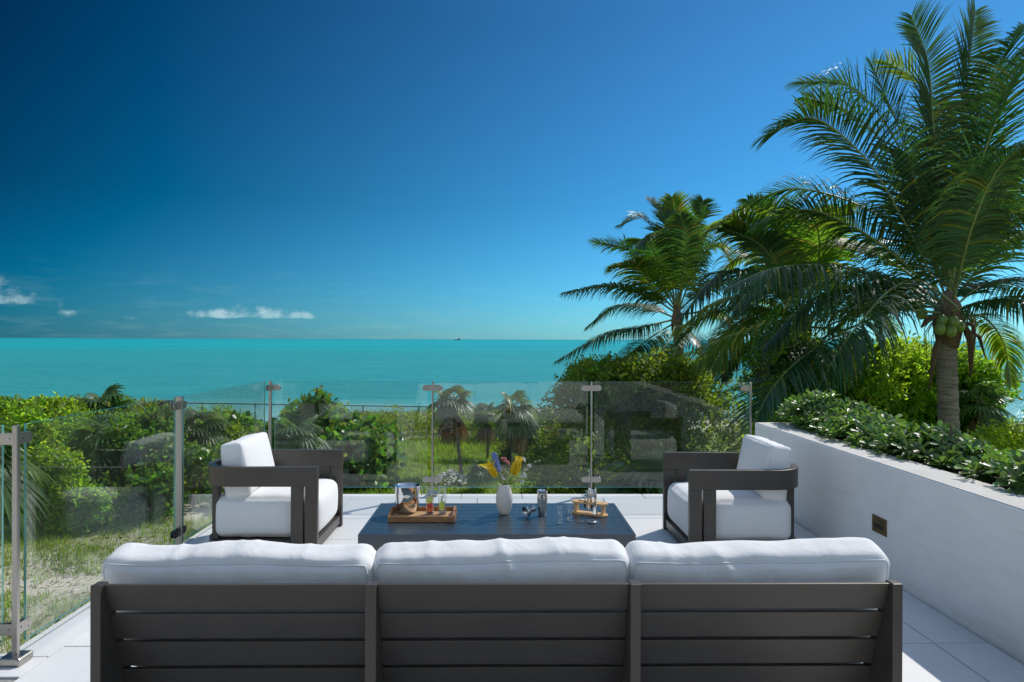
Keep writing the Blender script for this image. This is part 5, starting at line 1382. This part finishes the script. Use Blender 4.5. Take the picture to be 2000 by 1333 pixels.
tag(link('coastal_thicket', np_mesh('coastal_thicket', V, F, M['leaf_thicket'])), 'dense green coastal thicket filling the left behind the railing', 'thicket', kind='stuff')
bl = []
for k in range(70):
    Y_ = g.uniform(27, 34.5); X_r = (g.uniform(-60, 300)-978)/1333*Y_; topy = 786+g.uniform(-4, 16); topz = CAM_Z-(topy-662)/1333*Y_
    r_ = g.uniform(.7, 1.1); bl.append(((X_r, Y_, topz-r_*.75), (r_*1.2, r_, r_*.75)))
V, F = crown(bl, 42000, .12, .5, 6, .1, .4, 12, vary=.4)
tag(link('olive_thicket', np_mesh('olive_thicket', V, F, M['leaf_olive'])), 'olive green thicket tops along the sea at the far left', 'thicket', kind='stuff')
# hedge-like scrub on the far side of the lawn
bl = []
for k in range(48):
    Y_ = g.uniform(31, 35); X_r = g.uniform(-8.5, 5.0); r_ = g.uniform(.55, .85); bl.append(((X_r, Y_, ground_z(X_r, Y_)+.35+g.uniform(-.1, .25)), (r_*1.3, r_, r_*.9)))
V, F = crown(bl, 22000, .11, .5, 6, .2, .4, 13, vary=.4)
tag(link('fence_scrub', np_mesh('fence_scrub', V, F, M['leaf_dark'])), 'dark scrub at the far end of the lawn along the fence', 'scrub', kind='stuff')

# ---- grasses
def blades(name, n, region, h, wid, mat, lab, seed, lean=.35, clump=5, keep=None, cat='grass'):
    g = np.random.default_rng(seed); nc = n//clump
    X = g.uniform(region[0], region[1], nc); Y = g.uniform(region[2], region[3], nc)
    if keep is not None: k = keep(X, Y, g); X, Y = X[k], Y[k]
    Z = np.array([ground_z(a, b) for a, b in zip(X, Y)])
    nc = len(X); P = np.repeat(np.stack([X, Y, Z], 1), clump, 0); m = len(P)
    P[:, :2] += g.normal(size=(m, 2))*.07; hh = np.repeat(h*g.uniform(.45, 1.2, nc), clump)*g.uniform(.6, 1.15, m)
    a = g.uniform(0, 2*PI, m); S = np.stack([np.cos(a), np.sin(a), np.zeros(m)], 1); ln = g.normal(size=(m, 2))*lean; ln[:, 0] -= .1
    w_ = wid*g.uniform(.6, 1.2, m); mid = P+np.concatenate([ln*hh[:, None]*.3, (hh*.6)[:, None]], 1); tip = P+np.concatenate([ln*hh[:, None]*1.1, (hh*(1-.3*np.minimum(1, np.linalg.norm(ln, axis=1))))[:, None]], 1)
    V = np.stack([P-S*w_[:, None]/2, P+S*w_[:, None]/2, mid+S*w_[:, None]*.35, tip, mid-S*w_[:, None]*.35], 1).reshape(-1, 3)
    F = np.concatenate([(np.arange(m)*5)[:, None]+np.array([[0, 1, 2, 4]])], 0); F2 = (np.arange(m)*5)[:, None]+np.array([[4, 2, 3, 3]])
    me = bpy.data.meshes.new(name)
    Ft = np.concatenate([(np.arange(m)*5)[:, None]+np.array([[0, 1, 2]]), (np.arange(m)*5)[:, None]+np.array([[0, 2, 4]]), (np.arange(m)*5)[:, None]+np.array([[4, 2, 3]])], 0)
    return tag(link(name, np_mesh(name, V, Ft, mat)), lab, cat, kind='stuff')
nzf = lambda X, Y, s, o: np.array([noise.noise((a*s+o, b*s, o)) for a, b in zip(X, Y)])
blades('lawn_grass', 95000, (-7.5, 6.5, 13.5, 32), .24, .020, M['grass'], 'sunlit wild lawn grass beyond the glass', 41, keep=lambda X, Y, g: (nzf(X, Y, .35, 3)+g.uniform(-.3, .3, len(X)) > -.35))
blades('bank_grass', 60000, (-15, -3.0, 7.2, 17.5), .20, .013, M['grass'], 'sparse grass tufts on the sandy bank at the left', 42, keep=lambda X, Y, g: (nzf(X, Y, .5, 9)+g.uniform(-.35, .35, len(X)) > -.08))
blades('dune_grass', 26000, (-8.5, 5, 35.5, 42), .85, .026, M['dune'], 'tall pale dune grass behind the chain link fence', 43, lean=.22, cat='dune grass', keep=lambda X, Y, g: (nzf(X, Y, .3, 4)+g.uniform(-.4, .4, len(X)) > -.15))

# dead litter, stones on the bank
g = np.random.default_rng(3); n = 5200
X = g.uniform(-15, -2.6, n); Y = g.uniform(7, 17.5, n); Z = np.array([ground_z(a, b) for a, b in zip(X, Y)])+.012
a = g.uniform(0, 2*PI, n); V, F = leaves(np.stack([X, Y, Z], 1), np.stack([np.cos(a), np.sin(a), g.uniform(-.1, .3, n)], 1), np.tile([0, 0, 1.0], (n, 1))+g.normal(size=(n, 3))*.3, g.uniform(.04, .13, n), g.uniform(.02, .06, n))
tag(link('leaf_litter', np_mesh('leaf_litter', V, F, M['leaf_dry'])), 'dry brown leaf litter scattered over the sandy bank', 'leaf litter', kind='stuff')
b = MB(); rr = random.Random(2); pc = hit(880, 948, Z=GZ)
for k in range(230):
    a = rr.uniform(0, 2*PI); q = abs(rr.gauss(0, .42)); x, y = pc.x+q*math.cos(a)*1.1, pc.y+q*math.sin(a); s = rr.uniform(.03, .085)
    blob(b, (x, y, ground_z(x, y)+max(0, .42-q*.55)*rr.uniform(.7, 1)+s*.3), s, s, s*.7, k, 1, .5)
tag(b.build('stone_heap', M['rock'], None), 'small heap of pale limestone rubble on the lawn behind the highball glasses', 'stone heap', kind='stuff')
b = MB()
for k in range(26):
    pt = hit(rr.uniform(60, 420), rr.uniform(990, 1190), Z=GZ); s = rr.uniform(.02, .055); blob(b, (pt.x, pt.y, ground_z(pt.x, pt.y)+s*.3), s*1.4, s, s*.6, k, 1, .6)
tag(b.build('bank_stones', M['rock'], None), 'small pale stones scattered over the sandy bank', 'stones', kind='stuff')
# dark tree posts standing in the lawn (thin cut trunks)

# ---- chain link fence
fa, fb = hit(250, 786, Y=38), hit(1160, 800, Y=35.2)
fence = empty('chain_link_fence', (fa.x, fa.y, 0), label='black chain link fence running across between the garden and the beach', cat='fence')
o = Vector(fence.location); L_ = (Vector((fb.x, fb.y, 0))-Vector((fa.x, fa.y, 0))).length; fd = Vector((fb.x-fa.x, fb.y-fa.y, 0)).normalized()
zt_ = lambda s: fa.z+(fb.z-fa.z)*s/L_
pm = MB().lathe([(.035, 0), (.035, 1.62), (.02, 1.65)], 8).mesh('post', M['blackmetal'], True)
px_list = [hit(p_, 800, Y=36).x for p_ in (370, 482, 594, 705, 817, 929, 1041, 1150)]
for xx in px_list:
    s = (xx-fa.x)/fd.x; q = Vector((fa.x, fa.y, 0))+fd*s; link('post', pm, fence, (q.x-o.x, q.y-o.y, zt_(s)-1.6))
MB().tube([Vector((0, 0, fa.z)), Vector((fb.x-o.x, fb.y-o.y, fb.z))], .028, 6).build('rail', M['blackmetal'], fence, smooth=True)
b = MB(); sp = .11; H_ = 1.5; nn_ = int(L_/sp)
for k in range(-int(H_/sp)-1, nn_+1):
    for sgn in (0, 1):
        s0 = k*sp; s1 = s0+H_
        za, zb = (0, H_) if sgn else (H_, 0)
        c0, c1 = max(0, s0), min(L_, s1)
        if c1 <= c0: continue
        f0, f1 = (c0-s0)/H_, (c1-s0)/H_
        A_ = Vector((0, 0, 0))+fd*c0; B_ = fd*c1; z0_ = za+(zb-za)*f0; z1_ = za+(zb-za)*f1
        A_.z = zt_(c0)-H_+z0_; B_.z = zt_(c1)-H_+z1_
        w_ = .0045; U_ = Vector((0, 0, w_))
        b.add([A_-U_, B_-U_, B_+U_, A_+U_], [(0, 1, 2, 3)])
wm = b.build('wire_mesh', M['blackmetal'], fence); wm['kind'] = 'stuff'
c = hit(316, 800, Y=33); sh = empty('brown_shed', (c.x, 33, GZ), label='small dark brown shed box peeking over the thicket left of the second post', cat='shed')
MB().box((-.62, -.5, 0), (.62, .5, c.z+.33-GZ)).build('wall', M['brownbox'], sh, bevel=.01); MB().box((-.66, -.54, c.z+.332-GZ), (.66, .54, c.z+.39-GZ)).build('roof', M['blackmetal'], sh)

# ---- planter hedge: ten separate plants with leathery spoon leaves in rosettes
def rosettes(cx, cy, rx, ry, z0, h, n, seed, size=.068):
    g = np.random.default_rng(seed); P = []; D = []; N = []; Ls = []
    for k in range(n):
        while True:
            u, v = g.uniform(-1, 1, 2)
            if u*u+v*v < 1: break
        top = z0+h*(1-.55*(u*u+v*v))*g.uniform(.55, 1.05) if g.random() < .72 else z0+h*g.uniform(.05, .6)
        c_ = np.array([cx+u*rx, cy+v*ry, top]); ax = unit(np.array([[u*.7+g.normal()*.25, v*.7+g.normal()*.25, 1.0]]))[0]
        m = g.integers(7, 12); ph = g.uniform(0, 6.28)
        t1 = unit(np.cross(ax, [1, .2, 0])[None])[0]; t2 = np.cross(ax, t1)
        for j in range(m):
            a = ph+j*2.4; lift = .15+.9*j/m; d = t1*math.cos(a)+t2*math.sin(a)+ax*lift
            P.append(c_-ax*size*.5*(1-j/m)+d*size*.12); D.append(d); N.append(ax-d*.3+g.normal(size=3)*.12); Ls.append(size*g.uniform(.75, 1.2)*(1-.15*j/m))
    return np.array(P), np.array(D), np.array(N), np.array(Ls)
SPOON = np.array([(0, 0, 0), (.35, .26, .06), (.70, .44, .05), (.93, .30, -.02), (1.0, 0, -.05), (.93, -.30, -.02), (.70, -.44, .05), (.35, -.26, .06), (.5, 0, -.02)])
def spoon(P, D, N, L, W):
    D = unit(D); S = unit(np.cross(D, N)); N = np.cross(S, D); n = len(P); V = np.zeros((n, 9, 3))
    for i, (a, b_, c_) in enumerate(SPOON): V[:, i] = P+D*(a*L)[:, None]+S*(b_*W)[:, None]+N*(c_*L)[:, None]
    base = (np.arange(n)*9)[:, None]
    F = np.concatenate([base+np.array([[0, 1, 2, 8]]), base+np.array([[8, 2, 3, 4]]), base+np.array([[8, 4, 5, 6]]), base+np.array([[0, 8, 6, 7]])], 1).reshape(-1, 4); return V.reshape(-1, 3), F
hl = ['clipped leathery leaved hedge plant at the near right edge of the photo', 'leathery hedge plant second from the right edge in the planter', 'low leathery hedge plant in the gap where the outer wall shows', 'leathery hedge plant with an upright stake beside it',
      'leathery hedge plant in front of the thick palm trunk', 'rounded leathery hedge plant left of the palm trunk', 'broad leathery hedge plant in the middle of the planter', 'leathery hedge plant next to the tall one at the far end', 'tallest leathery hedge plant at the far end of the planter wall', 'leathery hedge plant behind the tallest one']
hp = [(3.08, 3.05, .36, .55, .34), (3.05, 3.75, .34, .45, .30), (3.12, 4.35, .30, .34, .17), (3.04, 4.75, .33, .38, .36), (3.05, 5.15, .34, .34, .24), (3.03, 5.50, .36, .42, .36), (3.08, 5.85, .36, .40, .34), (3.0, 6.10, .32, .34, .30), (3.02, 6.42, .36, .34, .56), (3.28, 6.30, .30, .34, .40)]
for k, ((x, y, rx, ry, h), lab) in enumerate(zip(hp, hl)):
    h *= .62
    e = empty('hedge_plant', (x, y, WH-.10), label=lab, cat='hedge plant', group='leathery leaved plants in the planter')
    P, D, N, Ls = rosettes(0, 0, rx, ry, .08, h, int(112*(.7+h)), 300+k, .075)
    V, F = spoon(P, D, N, Ls, Ls*.62); f = link('foliage', np_mesh('foliage', V, F, M['leaf_hedge'], True), e); f['kind'] = 'stuff'
    b = MB(); rr = random.Random(k)
    for j in range(14):
        a = rr.uniform(0, 2*PI); q = rr.uniform(.2, .9); b.tube([(0, 0, 0), (rx*q*.4*math.cos(a), ry*q*.4*math.sin(a), h*.4), (rx*q*math.cos(a), ry*q*math.sin(a), h*(1-.4*q))], [.009, .007, .004], 5)
    b.build('stems', M['stem'], e)
st_ = MB().tube([(0, 0, 0), (.0, 0, .25), (.005, 0, .33)], .011, 7); s_o = st_.build('garden_stake', M['stem'], None, smooth=True, loc=(hit(1857, 905, Y=4.55).x, 4.55, WH-.09)); tag(s_o, 'short grey stake standing among the hedge leaves near the outer wall', 'stake')

# ---- ship on the horizon
SY = 5200.; sc = hit(893, 662, Y=SY)
ship = empty('ship', (sc.x, SY, SEA), label='tiny dark ship on the sea horizon', cat='ship')
m_hull = simple('dark_ship_hull', (.03, .035, .05), .6); m_sup = simple('weathered_ship_house', (.12, .10, .10), .7)
b = MB(); L_ = 27.
b.add([(-L_, -4, 7.5), (-L_*.86, -4, 0), (L_*.9, -4, 0), (L_, -4, 5.0), (-L_*1.02, 4, 7.5), (-L_*.86, 4, 0), (L_*.9, 4, 0), (L_, 4, 5.0), (-L_*.6, -4, 4.2), (-L_*.6, 4, 4.2)], [(0, 1, 2, 3, 8), (4, 9, 7, 6, 5), (0, 8, 9, 4), (8, 3, 7, 9), (1, 5, 6, 2), (0, 4, 5, 1), (3, 2, 6, 7)])
b.build('hull', m_hull, ship); MB().box((3, -3, 4.3), (22, 3, 9)).build('deckhouse', m_sup, ship); MB().box((8, -2.5, 9.02), (16, 2.5, 13)).build('wheelhouse', m_sup, ship); MB().tube([(12, 0, 13), (12, 0, 19)], .4, 6).build('mast', m_hull, ship)
MB().tube([(19, 0, 9), (19, 0, 12)], 1.3, 8).build('funnel', m_hull, ship)
